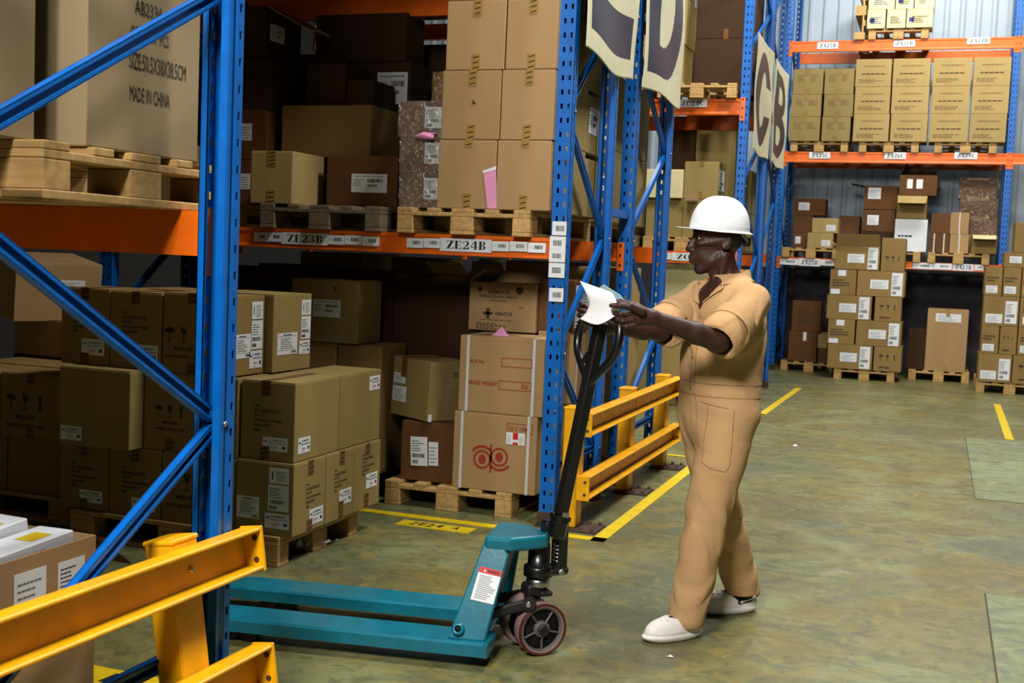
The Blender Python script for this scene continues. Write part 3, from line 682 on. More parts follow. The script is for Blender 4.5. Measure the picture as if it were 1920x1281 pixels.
    def tape(s, f='f', m='tape', w=.05, top=.06, bot=.06, u=.5, over=True, marks=False):
        O, U, V, fw, fh, N = s.face(f, .0006); x = fw*u - w/2; t = .0011; dep = s.d if f == 'f' else s.w
        def strip(path):
            # path of (n, z) with the outward normal of each point; one connected piece of tape
            mb = MB(); k = len(path); vs = []
            for (n_, z, on, oz) in path:
                for e in (0, t):
                    for q in (x, x+w): vs.append(O + U*q + N*(n_+on*e) + V*(z+oz*e))
            fs = []
            for i in range(k-1):
                a = 4*i; c = a+4; fs += [(a, a+1, c+1, c), (a+2, c+2, c+3, a+3), (a, c, c+2, a+2), (a+1, a+3, c+3, c+1)]
            fs += [(0, 2, 3, 1), (4*k-4, 4*k-3, 4*k-1, 4*k-2)]
            mb.add(vs, fs); return mb
        def mark(mb, z0, L):
            n = max(1, int(L/.022))
            for i in range(n):
                z = z0 + L*(i+.2)/n; mb.flat([(x+w*.15, z), (x+w*.85, z+.008), (x+w*.85, z+.014), (x+w*.15, z+.006)], O + N*.0016, U, V, 1)
        if top or over:
            p = [(0, fh-(top or .004), 1, 0), (0, fh, .7, .7)] + ([(-dep, fh, 0, 1)] if over and not s.opened else [])
            if len(p) == 3: p[1] = (0, fh+.0004, 1, 1); p[2] = (-dep, fh+.0004, 0, 1)
            mb = strip(p)
            if marks and top: mark(mb, fh-top, top)
            s.kids.append((mb, 'tape', [M[m], M['ink']]))
        if bot:
            mb = strip([(0, 0, 1, 0), (0, bot, 1, 0)])
            if marks: mark(mb, 0, bot)
            s.kids.append((mb, 'tape', [M[m], M['ink']]))
        return s
    def strap(s, us=(.12, .88), f='f'):
        for u in us:
            O, U, V, fw, fh, N = s.face(f); mb = MB(); w = .016; x = fw*u - w/2; t = .0016; dep = s.d if f == 'f' else s.w
            mb.prism(rc(x, 0, x+w, fh+t), O - N*.0006, U, V, N, t); a = O + U*x
            c = Vector((a.x, a.y, s.h)); dd = -N*dep
            mb.add([c, c+U*w, c+U*w+dd, c+dd] + [q+Vector((0, 0, t)) for q in (c, c+U*w, c+U*w+dd, c+dd)], [(0, 1, 2, 3), (4, 7, 6, 5), (0, 4, 5, 1), (1, 5, 6, 2), (2, 6, 7, 3), (3, 7, 4, 0)])
            s.kids.append((mb, 'strap', [M['strap']]))
        return s
    def flap(s, side, ang, length=.18, skew=0.0, m=None, sticker=None):
        # flap hinged on a top edge: side f/b/l/r, ang measured outwards from upright (deg)
        mb = MB(); w, d, h = s.w/2, s.d/2, s.h; a = math.radians(ang); Z = Vector((0, 0, 1))
        p0, p1, N = {'f': (Vector((-w, -d, h)), Vector((w, -d, h)), Vector((0, -1, 0))), 'b': (Vector((w, d, h)), Vector((-w, d, h)), Vector((0, 1, 0))),
                     'r': (Vector((w, -d, h)), Vector((w, d, h)), Vector((1, 0, 0))), 'l': (Vector((-w, d, h)), Vector((-w, -d, h)), Vector((-1, 0, 0)))}[side]
        dr = Z*math.cos(a) + N*math.sin(a); U = (p1-p0).normalized(); T = U.cross(dr); L = (p1-p0).length; n = 4; vs = []
        for k in range(n+1):
            q = k/n; bend = dr*length*q + T*skew*q*q
            for e, P_ in ((.012, p0), (-.012, p1)):
                for t in (0, .005): vs.append(P_ + U*e*q + bend + T*t)
        fs = []
        for k in range(n):
            o = 4*k; fs += [(o, o+2, o+6, o+4), (o+1, o+5, o+7, o+3), (o, o+4, o+5, o+1), (o+2, o+3, o+7, o+6)]
        fs += [(0, 1, 3, 2), (4*n, 4*n+2, 4*n+3, 4*n+1)]
        mb.add(vs, fs); s.kids.append((mb, 'flap', [M[m] if m else s.m])); return s
    def film(s, m='film'):
        mb = MB(); w, d, h = s.w/2+.004, s.d/2+.004, s.h+.003; r = random.Random(5); n = 12; ks = [i/n for i in range(n+1)]
        def jit(): return r.uniform(-.002, .002)
        def sheet(O, U, V, N):
            vs = [O + U*a + V*c + N*jit() for c in ks for a in ks]
            mb.add(vs, [(j*(n+1)+i, j*(n+1)+i+1, (j+1)*(n+1)+i+1, (j+1)*(n+1)+i) for j in range(n) for i in range(n)], 0, True)
        sheet(Vector((-w, -d, .001)), Vector((2*w, 0, 0)), Vector((0, 0, h)), Vector((0, -1, 0))); sheet(Vector((w, -d, .001)), Vector((0, 2*d, 0)), Vector((0, 0, h)), Vector((1, 0, 0)))
        sheet(Vector((-w, -d, h)), Vector((2*w, 0, 0)), Vector((0, 2*d, 0)), Vector((0, 0, 1)))
        s.kids.append((mb, 'plastic_film', [M[m]])); return s
    def done(s, label, cat='carton', group=None):
        o = s.b.build(s.name, s.mats); o.location = s.loc; o.rotation_euler = (s.rx, s.ry, s.rz); tag(o, label, cat, group)
        for mb, nm, ms in s.kids: mb.build(nm, ms, o)
        return o
def film_material(name, tint, dens, rough=.2, gloss=.13):
    m = bpy.data.materials.new(name); m.use_nodes = True; nt = m.node_tree; nt.nodes.remove(nt.nodes['Principled BSDF']); L = nt.links
    tr = nt.nodes.new('ShaderNodeBsdfTransparent'); gl = nt.nodes.new('ShaderNodeBsdfGlossy'); df = nt.nodes.new('ShaderNodeBsdfDiffuse'); gl.inputs['Roughness'].default_value = rough
    gl.inputs['Color'].default_value = (1, 1, 1, 1); df.inputs['Color'].default_value = tint
    n = nt.nodes.new('ShaderNodeTexNoise'); n.inputs['Scale'].default_value = 16; n.inputs['Detail'].default_value = 5; n.inputs['Distortion'].default_value = 1.5
    tc = nt.nodes.new('ShaderNodeTexCoord'); L.new(tc.outputs['Object'], n.inputs['Vector'])
    bp = nt.nodes.new('ShaderNodeBump'); bp.inputs['Strength'].default_value = .9; bp.inputs['Distance'].default_value = .03; L.new(n.outputs['Fac'], bp.inputs['Height']); L.new(bp.outputs[0], gl.inputs['Normal'])
    a = nt.nodes.new('ShaderNodeMixShader'); a.inputs[0].default_value = dens; L.new(tr.outputs[0], a.inputs[1]); L.new(df.outputs[0], a.inputs[2])
    c = nt.nodes.new('ShaderNodeMixShader'); c.inputs[0].default_value = gloss; L.new(a.outputs[0], c.inputs[1]); L.new(gl.outputs[0], c.inputs[2])
    L.new(c.outputs[0], nt.nodes['Material Output'].inputs['Surface']); return m
M['film'] = film_material('clear_stretch_film', srgb(215, 210, 200), .10)
M['filmb'] = film_material('amber_stretch_film', srgb(170, 112, 40), .25, .2, .10)
def K(rect, Y, dep, m='kraft', z0=None, gap=.0, **kw):
    x0, x1, za, zb = R(*rect, Y); z = za if z0 is None else z0
    return Carton(x0+gap, x1-gap, Y, Y+dep, z, zb, m, **kw)
# ================================================================== goods
# ---- pallet of medicine cartons standing in the aisle
pallet(-3.42, 5.13, 0, 0, 'timber pallet marked 34 under the medicine cartons in the aisle')
b = MB(); O = Vector((-3.468, 4.7288, .032))
put_text(b, '34', O, Vector((1, 0, .05)), Vector((0, 0, 1)), .085, .06, 0, -.02)
G = 'medicine cartons on the aisle pallet'
yb = [4.75, 5.057, 5.357, 5.655]
za = .1445
# bottom layer, front row from left
Carton(-4.10, -3.805, yb[0], yb[1], za, .485, 'kraft').ipca('f', .25, .33).tape('f', top=.07, bot=.06, marks=True).label('f', .42, .12, .88, .3, 'pmi').done('medicine carton at the left end of the bottom layer, address print and white label', group=G)
Carton(-3.80, -3.495, yb[0], yb[1], za, .485, 'kraft').ipca('f', .25, .33).tape('f', top=.07, bot=0, marks=True).label('f', .45, .1, .9, .28, 'pmi').done('medicine carton in the bottom layer behind the lower blue brace', group=G)
Carton(-3.49, -3.075, yb[0], yb[1], za, .485, 'kraft').signs('f', .35, .62, .8).tape('f', top=0, bot=.06, marks=True).done('medicine carton with umbrella and glass signs, bottom layer by the blue post', group=G)
Carton(-3.07, -2.76, yb[0], yb[1], za, .49, 'olive').ipca('r', .4, .34, .45).tape('r', u=.52, top=.07, bot=.06, over=False, marks=True).label('r', .5, .08, .93, .3, 'pmi').label('f', .58, .72, .92, .93, 'doc').label('f', .57, .34, .92, .7, 'ship', 0, 4).label('f', .52, .1, .94, .31, 'pmi').label('f', .02, .2, .42, .5, 'inv').done('front corner medicine carton of the bottom layer with four white labels', group=G)
Carton(-3.07, -2.76, yb[1]+.003, yb[2], za, .49, 'olive').ipca('r', .3, .42, .45).tape('r', u=.55, top=.07, bot=.09, over=False, marks=True).label('r', .47, .2, .9, .42, 'pmi').done('middle carton of the bottom layer on the aisle side', group=G)
Carton(-3.07, -2.76, yb[2]+.003, yb[3], za, .49, 'olive').ipca('r', .3, .52, .45).tape('r', u=.48, top=.06, bot=.08, over=False, marks=True).label('r', .45, .3, .88, .52, 'pmi').done('rear carton of the bottom layer on the aisle side', group=G)
# middle layer
Carton(-3.605, -3.305, yb[0]+.005, 5.10, .4865, .872, 'kraft').signs('f', .5, .52, .8).tape('f', top=0, bot=.06, marks=True).done('medicine carton with umbrella, glass and arrow signs, middle layer', group=G)
Carton(-3.30, -3.075, yb[0]+.005, 5.10, .4865, .868, 'kraft').done('plain carton of the middle layer half behind the blue post', group=G)
Carton(-3.065, -2.775, 4.77, 5.205, .4915, .868, 'olive').ipca('f', .26, .36, .52).tape('f', u=.46, top=.07, bot=.07, marks=True).label('f', .42, .13, .88, .3, 'pmi').label('r', .08, .1, .34, .3, 'pmi').done('front corner carton of the middle layer, address print and two labels', group=G)
Carton(-3.065, -2.775, 5.208, 5.66, .4915, .868, 'olive').label('r', .7, .72, .97, .92, 'pmi').done('long carton of the middle layer with one label near its top corner', group=G)
# protruding carton and cartons of the neighbouring pallet
Carton(-4.03, -3.61, 4.655, 5.05, .4865, .872, 'olive').label('f', .03, .06, .33, .24, 'pmi').done('blank carton jutting out of the middle layer with one label low down', group=G)
# top layer
Carton(-4.105, -3.815, yb[0], 5.06, .8735, 1.255, 'kraft').ipca('f', .25, .42).tape('f', top=.06, bot=.06, marks=True).label('f', .44, .13, .9, .34, 'pmi').done('medicine carton at the left end of the top layer', group=G)
Carton(-3.81, -3.51, yb[0], 5.06, .8735, 1.25, 'kraft').ipca('f', .25, .4).tape('f', top=.06, bot=0, marks=True).label('f', .48, .1, .94, .32, 'pmi').done('medicine carton in the top layer crossed by the long blue brace', group=G)
Carton(-3.50, -3.105, yb[0], 5.02, .8735, 1.258, 'kraft').signs('f', .3, .5, .75).tape('f', u=.42, top=.05, bot=.05, marks=True).label('r', .02, .22, .55, .52, 'inv', 0, 3).label('r', .57, .70, .93, .92, 'doc').label('r', .57, .32, .93, .68, 'ship', 0, 7).label('r', .52, .08, .93, .30, 'pmi').done('top layer carton right behind the blue post, labels along its aisle side', group=G)
Carton(-3.47, -3.06, 5.03, 5.40, .8735, 1.262, 'olive').label('r', .1, .22, .62, .5, 'inv', 0, 9).label('r', .72, .72, .97, .92, 'doc').label('r', .72, .40, .97, .70, 'ship', 0, 2).label('r', .68, .20, .96, .38, 'pmi').done('top layer carton jutting out furthest to the right with five label papers', group=G)
Carton(-3.90, -3.48, 5.07, 5.42, .8735, 1.255, 'kraft').done('carton at the back of the top layer, only its lid showing', group=G)
o = b.build('hand_marking', M['ink']); o.parent = _pal; o.matrix_parent_inverse = Matrix.Translation(Vector((-3.42, 5.13, 0))).inverted(); o['label'] = 'hand-written number 34'
# ---- neighbouring pallet at the left edge
pallet(-4.76, 5.30, 0, 0, 'timber pallet at the left edge under the cartons marked medicine')
G = 'medicine cartons at the left edge'
for i, (xa, xb) in enumerate(((-5.02, -4.60), (-4.59, -4.165))):
    Carton(xa, xb, 4.92, 5.3, .1445, .452, 'kraft').done(('bottom carton at the left edge of the photo', 'plain bottom carton beside the gap between both aisle pallets')[i], group=G)
Carton(-4.585, -4.20, 4.86, 5.16, .4535, .785, 'kraft').signs('f', .42, .58, .9).tape('f', top=.05, bot=.05, marks=True).done('carton at the left edge printed medicine handle with care', group=G)
Carton(-5.02, -4.59, 4.86, 5.16, .4535, .785, 'kraft').done('carton cut by the left edge beside the one printed handle with care', group=G)
Carton(-4.61, -4.20, 5.17, 5.48, .4535, .79, 'kraft').tape('f', top=.04, bot=0, marks=True).done('second carton from the front, its taped lid level with handle with care', group=G)
Carton(-5.03, -4.615, 5.17, 5.48, .4535, .79, 'kraft').done('carton lid at the left edge behind the front pair', group=G)
Carton(-4.66, -4.25, 5.49, 5.72, .1445, .45, 'kraft').done('low carton at the rear of the left edge pallet', group=G)
Carton(-5.12, -4.66, 5.52, 5.95, .80, 1.02, 'tan', rz=-.12).done('crushed carton under the tilted one at the left edge', group=G)
Carton(-5.12, -4.66, 5.52, 5.95, .1445, .798, 'dim', rz=-.06).done('tall dark carton supporting the crushed one at the left edge', group=G)
Carton(-5.28, -4.80, 5.42, 5.92, 1.035, 1.375, 'tan', rz=-.5, ry=.12).label('r', .45, .55, .8, .72, 'lines').done('tilted carton at the left edge with a small white label', group=G)
# ---- rack bay on the floor: pallet in front of the frame behind the truck
pallet(-2.62, 6.86, 0, PI/2, 'timber pallet under the carton with the red owl-like logo')
c = Carton(-2.595, -2.085, 6.27, 6.70, .1445, .594, 'tan'); c.strap((.1, .90))
O, U, V, fw, fh, N = c.face('f')
def ring(mb, O, U, V, cx, cy, r0, r1, a0, a1, m, n=28):
    mb.add([O + U*(cx + r*math.cos(a0+(a1-a0)*i/n)) + V*(cy + r*math.sin(a0+(a1-a0)*i/n)) for i in range(n+1) for r in (r0, r1)], [(2*i, 2*i+1, 2*i+3, 2*i+2) for i in range(n)], m)
k = fh
for cx, cy in ((.36*fw, .40*k), (.565*fw, .45*k)):
    c.b.flat([(cx+.052*k*math.cos(q*PI/12), cy+.062*k*math.sin(q*PI/12)) for q in range(24)], O, U, V, 2); ring(c.b, O, U, V, cx, cy, .095*k, .122*k, 0, 2*PI, 2)
c.b.flat(rc(.452*fw, .24*k, .475*fw, .61*k), O, U, V, 2)
ring(c.b, O, U, V, .36*fw, .40*k, .15*k, .183*k, PI*.27, PI*.80, 2); ring(c.b, O, U, V, .565*fw, .45*k, .15*k, .183*k, PI*1.27, PI*1.80, 2)
c.frame('f', .64, .77, .95, .90).words('f', '150 X 100ML', .66, .80, .26, .065, 2).label('f', .64, .63, .86, .78, 'red').done('strapped carton with the round red logo on the pallet behind the truck', group='strapped cartons behind the truck')
c = Carton(-2.575, -2.06, 6.27, 6.66, .5955, 1.035, 'tan'); c.strap((.1, .88)); c.frame('f', .50, .62, .86, .74).frame('f', .48, .32, .86, .44).words('f', 'BOX No.', .13, .645, .17, .05, 2, .03).words('f', 'GROSS WEIGHT:', .11, .36, .36, .055, 2, .03).words('f', 'KG', .75, .35, .07, .06, 2, .03)
c.done('strapped carton printed BOX No. and GROSS WEIGHT in red', group='strapped cartons behind the truck')
b = MB(); q = [Vector((-2.41, 6.34, 1.0365)), Vector((-2.31, 6.36, 1.0365)), Vector((-2.375, 6.41, 1.088))]; b.add(q + [p+Vector((0, .003, 0)) for p in q], [(0, 1, 2), (3, 5, 4), (0, 3, 4, 1), (1, 4, 5, 2), (2, 5, 3, 0)])
tag(b.build('paper_slip', M['pink']), 'pink paper corner sticking up from the carton printed BOX No.', 'paper')
c = Carton(-2.70, -2.265, 6.69, 7.02, 1.04, 1.335, 'tan', dent=.004); w = .93
O, U, V, fw, fh, N = c.face('f')
for (a0, c0, a1, c1) in ((.12, .83, .2, .87), (.145, .79, .175, .91)): c.b.flat(rc(a0*fw, c0*fh, a1*fw, c1*fh), O, U, V, 3)
c.b.flat([((.75+.055*math.cos(q*PI/10))*fw, .86*fh+.055*fw*math.sin(q*PI/10)) for q in range(20)], O, U, V, 3)
for (a0, c0, a1, c1) in ((.22, .33, .36, .39), (.265, .25, .315, .47)): c.b.flat(rc(a0*fw, c0*fh, a1*fw, c1*fh), O, U, V, 3)
c.words('f', 'ARMOUR', .28, .77, .33, .075, 3, .03).words('f', 'STERILE DENTAL NEEDLE', .16, .69, .55, .045, 3, .02).lines('f', .32, .62, .25, .03, 1, 3, 4, True).words('f', 'ABACUS', .39, .33, .26, .07, 3, .03).words('f', 'CE', .75, .49, .06, .045, 3).lines('f', .18, .22, .5, .022, 1, 3, 6, True).lines('f', .12, .03, .45, .14, 4, 3, 8)
c.flap('b', 12, .07).flap('l', -50, .12).done('battered carton printed ARMOUR sterile dental needle with loose top flaps')
Carton(-2.70, -2.27, 6.72, 7.03, .1445, 1.037, 'dim').done('tall dim carton standing under the one printed ARMOUR')
Carton(-2.255, -2.05, 6.72, 7.05, .1445, .62, 'tan').strap((.5,), 'r').done('strapped carton low behind the blue post and yellow barrier')
Carton(-2.255, -2.05, 6.72, 7.05, .6215, 1.06, 'tan').strap((.45,), 'r').done('strapped carton behind the blue post at handle height')
Carton(-2.26, -2.04, 6.72, 7.06, 1.0615, 1.37, 'brown').label('r', .1, .45, .5, .9, 'lines', 0, 4).label('r', .55, .45, .95, .85, 'lines', 0, 5).label('r', .1, .08, .4, .4, 'ship', 0, 6).done('brown carton with papers on its side, left of the held sheet')
Carton(-2.955, -2.615, 6.33, 6.68, .1445, .497, 'brown', dent=.006).label('f', .2, .25, .52, .74, 'ship', .05, 3).label('f', .54, .28, .72, .68, 'lines', .04).tape('f', top=.0, bot=.0).done('worn brown carton with bar code papers on the timber pallet')
Carton(-3.04, -2.70, 6.36, 6.69, .505, .86, 'olive', rz=-.42, ry=.035, rx=-.03, dent=.006).label('f', .04, .55, .36, .72, 'lines', 0, 2).label('f', .04, .24, .40, .5, 'lines', 0, 3).tape('f', 'tape', .05, .12, 0, .3).label('r', .02, .0, .1, .12, 'blank').words('r', '77', .55, .72, .12, .09, 3).flap('b', 70, .16, m='dim').done('slumped taped carton leaning on top of the worn brown one')
# ---- dark cartons further back in that bay
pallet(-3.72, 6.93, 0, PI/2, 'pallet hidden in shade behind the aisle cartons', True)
Carton(-3.73, -3.27, 6.33, 6.64, .93, 1.312, 'olive', dent=.004).label('f', .33, .40, .74, .68, 'wide', 0, 3).words('f', '2', .62, .82, .06, .08, 3).done('dented olive carton with a wide white label above the aisle stack')
Carton(-3.72, -3.42, 6.34, 6.70, .1445, .928, 'kraft').done('tall carton under the dented olive one, left half')
Carton(-3.415, -3.12, 6.36, 6.70, .1445, .925, 'kraft').done('tall carton under the dented olive one, right half')
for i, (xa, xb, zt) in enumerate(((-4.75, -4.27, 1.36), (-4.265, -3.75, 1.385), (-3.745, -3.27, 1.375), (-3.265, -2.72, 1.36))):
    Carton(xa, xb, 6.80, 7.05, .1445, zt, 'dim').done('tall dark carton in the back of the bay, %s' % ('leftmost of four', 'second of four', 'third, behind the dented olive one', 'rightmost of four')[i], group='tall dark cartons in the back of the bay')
# ---- first level above the beam labelled ZE24B
z1 = 1.6075; zp = z1+.1445
pallet(-2.53, 6.71, z1, PI/2, 'timber pallet on the beam labelled ZE24B under the tan carton wall')
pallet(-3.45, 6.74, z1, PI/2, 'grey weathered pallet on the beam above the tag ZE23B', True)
pallet(-4.42, 6.72, z1, PI/2, 'timber pallet peeping out right of the near blue post')
G = 'tan cartons stacked above ZE24B'
rows = (('bottom', 1.7525, 2.135, -2.694, -2.345, -2.34, -2.028), ('second', 2.1365, 2.518, -2.685, -2.335, -2.33, -2.024), ('third', 2.5195, 2.90, -2.672, -2.322, -2.315, -2.022), ('top', 2.9015, 3.0, -2.67, -2.32, -2.315, -2.022))
for nm, a, c, xa, xb, xc, xd in rows[:3]:
    for side, u, v in (('left', xa, xb), ('right', xc, xd)):
        q = Carton(u, v, 6.13, 6.50, a, c, 'tan', dent=.003).tape('f', 'tapey', .048, .085 if nm != 'bottom' else .04, .085, .52, True, True)
        if nm == 'second' and side == 'left': q.b.flat([(.0, 0), (.03, -.008), (.008, .02)], q.face('f')[0] + Vector((.18, -.0005, .2)), Vector((1, 0, 0)), Vector((0, 0, 1)), 3)
        q.done('tan carton with striped tape above ZE24B, %s row, %s column' % (nm, side), group=G)
for side, u, v in (('left', -2.665, -2.315), ('right', -2.31, -2.022)):
    Carton(u, v, 6.13, 6.50, 2.9015, 3.28, 'tan').tape('f', 'tapey', .048, .08, .085, .52, True, True).done('tan carton of the fourth row above ZE24B, %s column, cut by the photo top' % side, group=G)
b = MB(); O = Vector((-2.405, 6.1275, 1.757)); b.prism([(0.02, 0), (.075, 0), (.062, .22), (-.012, .20)], O, Vector((1, 0, 0)), Vector((0, 0, 1)), Vector((0, -1, 0)), .0015, 0); b.prism([(-.014, .195), (.063, .215), (.064, .235), (-.018, .208)], O + Vector((0, -.0018, 0)), Vector((1, 0, 0)), Vector((0, 0, 1)), Vector((0, -1, 0)), .001, 1)
tag(b.build('paper_slip', [M['pink'], M['white']]), 'long pink slip taped between the two lowest tan cartons', 'paper')
for j, (ya, yc) in enumerate(((6.505, 6.80), (6.805, 7.28))):
    for nm, a, c, *_ in rows:
        if nm == 'top': c = 3.28
        q = Carton(-2.40, -2.032 - .012*j, ya, yc, a, c-.03*j*(nm != 'top'), 'olive')
        if j == 1 and nm == 'second': q.label('r', .15, .35, .55, .8, 'wide', -.03, 7).label('r', .66, .35, .98, .75, 'wide', 0, 8)
        if j == 1 and nm == 'bottom': q.label('r', .68, .45, .98, .78, 'ship', 0, 3)
        q.done('olive carton seen through the rack frame, %s row, %s rank' % ({'third': 'third', 'top': 'fourth'}.get(nm, nm), ('nearer', 'farther')[j]), group='olive cartons behind the tan wall')
G = 'film wrapped cartons beside the tan wall'
for i, (a, c, xa) in enumerate(((1.7525, 1.955, -2.96), (1.9565, 2.155, -2.965), (2.1565, 2.357, -2.98))):
    Carton(xa, -2.70, 6.2, 6.52, a, c, 'brown').label('f', .58, .25, .95, .85, 'ship', 0, i).film().done('film wrapped brown carton left of the tan wall, %s of three' % ('lowest', 'middle', 'topmost')[i], group=G)
b = MB(); b.tube([(-2.86, 6.165, 2.155), (-2.80, 6.150, 2.16), (-2.74, 6.16, 2.15)], [.006, .02, .012], 8); b.tube([(-2.80, 6.16, 2.165), (-2.73, 6.17, 2.175)], [.012, .004], 8)
tag(b.build('paper_roll', M['pink']), 'crumpled pink paper stuck between two film wrapped cartons', 'paper')
Carton(-2.99, -2.72, 6.68, 7.02, 2.17, 2.60, 'kraft').label('f', .3, .3, .45, .4, 'blank').tape('f', 'tapey', .2, .0, .1, .5).film('filmb').done('tape covered carton in film standing high behind the wrapped ones')
Carton(-2.99, -2.71, 6.68, 7.04, 1.7525, 2.168, 'dim').done('dark carton under the tape covered one')
# dark group left of them
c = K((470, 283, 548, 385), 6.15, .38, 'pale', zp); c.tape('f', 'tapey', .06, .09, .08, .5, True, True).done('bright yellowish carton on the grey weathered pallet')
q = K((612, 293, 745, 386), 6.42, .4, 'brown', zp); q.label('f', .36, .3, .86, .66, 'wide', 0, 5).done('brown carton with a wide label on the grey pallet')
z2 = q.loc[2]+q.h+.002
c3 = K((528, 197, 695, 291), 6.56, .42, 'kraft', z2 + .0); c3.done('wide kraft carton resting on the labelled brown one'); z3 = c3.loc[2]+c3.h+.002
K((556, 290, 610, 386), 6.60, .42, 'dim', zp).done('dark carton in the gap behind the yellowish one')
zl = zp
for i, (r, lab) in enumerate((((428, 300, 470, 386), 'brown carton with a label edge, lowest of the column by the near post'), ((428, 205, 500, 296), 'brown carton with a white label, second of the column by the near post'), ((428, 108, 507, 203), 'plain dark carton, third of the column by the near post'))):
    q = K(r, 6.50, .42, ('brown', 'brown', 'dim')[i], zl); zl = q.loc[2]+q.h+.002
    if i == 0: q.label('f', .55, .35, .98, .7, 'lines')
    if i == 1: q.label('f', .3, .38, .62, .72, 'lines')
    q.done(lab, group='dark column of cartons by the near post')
q = K((420, 12, 500, 106), 6.50, .42, 'dim', zl, opened=True); q.flap('r', 118, .26, m='pale').flap('l', 40, .2).label('r', .1, .35, .5, .68, 'wide', 0, 8).done('open carton with a drooping lit flap on top of the dark column', group='dark column of cartons by the near post')  # paler cardboard on the flap carries the light falling on it
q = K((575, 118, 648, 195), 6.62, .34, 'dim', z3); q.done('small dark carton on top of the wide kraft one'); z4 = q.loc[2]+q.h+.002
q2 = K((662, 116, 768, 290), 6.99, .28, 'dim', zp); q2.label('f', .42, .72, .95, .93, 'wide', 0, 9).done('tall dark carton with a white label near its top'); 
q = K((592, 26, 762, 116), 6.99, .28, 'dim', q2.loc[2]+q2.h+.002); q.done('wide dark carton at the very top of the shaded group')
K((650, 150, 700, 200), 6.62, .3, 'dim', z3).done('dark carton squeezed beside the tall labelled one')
# through the slot under the near pallet
Carton(-4.86, -4.46, 6.35, 6.75, zp, zp+.36, 'olive').label('f', .1, .5, .5, .9, 'ship').done('olive carton glimpsed through the near pallet')
# ---- rack behind (back to back), seen over the dark tops
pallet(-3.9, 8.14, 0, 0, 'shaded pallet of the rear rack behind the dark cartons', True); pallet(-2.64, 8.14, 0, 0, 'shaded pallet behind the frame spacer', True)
for i, (xa, xb, zt, m, lab) in enumerate(((-4.5, -3.98, 1.47, 'pale', 'pale carton top showing just under the tag ZE23B'), (-3.75, -3.47, 1.46, 'pale', 'pale carton top right of a dark gap under ZE23B'), (-2.86, -2.45, 1.47, 'olive', 'olive carton top under the tag ZE24B'), (-2.44, -2.06, 1.45, 'pale', 'pale carton top under the right end of the labelled beam'))):
    Carton(xa, xb, 7.75, 8.45, .1445, zt, m).done(lab, group='pale cartons of the rear rack')
Carton(-3.45, -3.16, 7.8, 8.3, .1445, 1.36, 'cream', opened=True).flap('f', 60, .16, m='cream').flap('r', 35, .14, m='cream').done('open cream carton with spread flaps under the beam')
Carton(-3.13, -2.88, 7.8, 8.3, .1445, 1.33, 'pale', opened=True).flap('f', 20, .13, m='pale').strap((.85,)).done('open pale carton with a white strap under the beam')
pallet(-2.65, 8.14, z1, PI/2, 'lit pallet of the rear rack left of the far frame')
Carton(-3.0, -2.10, 7.62, 8.64, zp, zp+.48, 'olive').done('large olive carton edge between the two back to back frames')
Carton(-3.0, -2.10, 7.62, 8.64, zp+.482, zp+.98, 'olive').done('upper large olive carton between the two back to back frames')
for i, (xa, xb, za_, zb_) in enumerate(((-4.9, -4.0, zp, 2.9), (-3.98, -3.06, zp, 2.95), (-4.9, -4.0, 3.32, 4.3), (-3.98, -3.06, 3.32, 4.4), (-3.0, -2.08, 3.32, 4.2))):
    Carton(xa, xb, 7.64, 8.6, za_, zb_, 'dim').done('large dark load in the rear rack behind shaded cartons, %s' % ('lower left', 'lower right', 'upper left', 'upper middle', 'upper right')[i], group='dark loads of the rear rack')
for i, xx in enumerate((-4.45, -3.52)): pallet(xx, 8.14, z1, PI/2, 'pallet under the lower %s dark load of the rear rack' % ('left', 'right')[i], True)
rack_beam(-4.94, -2.02, 7.60, 3.18, 3.30, 'high orange beam under the upper dark loads of the rear rack'); rack_beam(-4.94, -2.02, 8.69, 3.18, 3.30, 'high orange beam at the far side of the rear rack', back=True)
# ---- near rack level: lettered carton
np_ = pallet(-2.68, 2.735, 1.5925, 0, 'near timber pallet at upper left under the lettered carton'); b = MB(); b.bbox(.47, -.40, .0, .602, .40, .0235, 0, .003); b.build('base_board', M['wood'], np_); pallet(-2.95, 1.62, 1.5925, 0, 'near timber pallet cut by the left edge under the red framed carton')
zn = 1.737  # near cartons extended upward, out of view, to shade the aisle stack
c = Carton(-2.62, -2.10, 2.51, 3.0, zn, 3.28, 'greytan', name='carton', dent=.004); c.words('r', 'QTY:  180  PCS', .35, .197, .34, .026, 1, .0).words('r', 'SIZE:50.5X38X38.5CM', .34, .148, .52, .029, 1, .0).words('r', 'MADE IN CHINA', .35, .092, .36, .026, 1, .0).words('r', 'AB2334', .38, .245, .24, .024, 1, .0)
c.done('big carton printed MADE IN CHINA on the near pallet')
c = Carton(-2.75, -2.17, 1.80, 2.405, zn, 3.28, 'greytan'); c.frame('r', .1, .24, .93, .6, 2, .02).done('wrapped carton with a red frame at the top left corner')
Carton(-3.24, -2.78, 1.9, 2.95, zn, 3.28, 'brown').done('carton behind the wrapped one on the near rack')
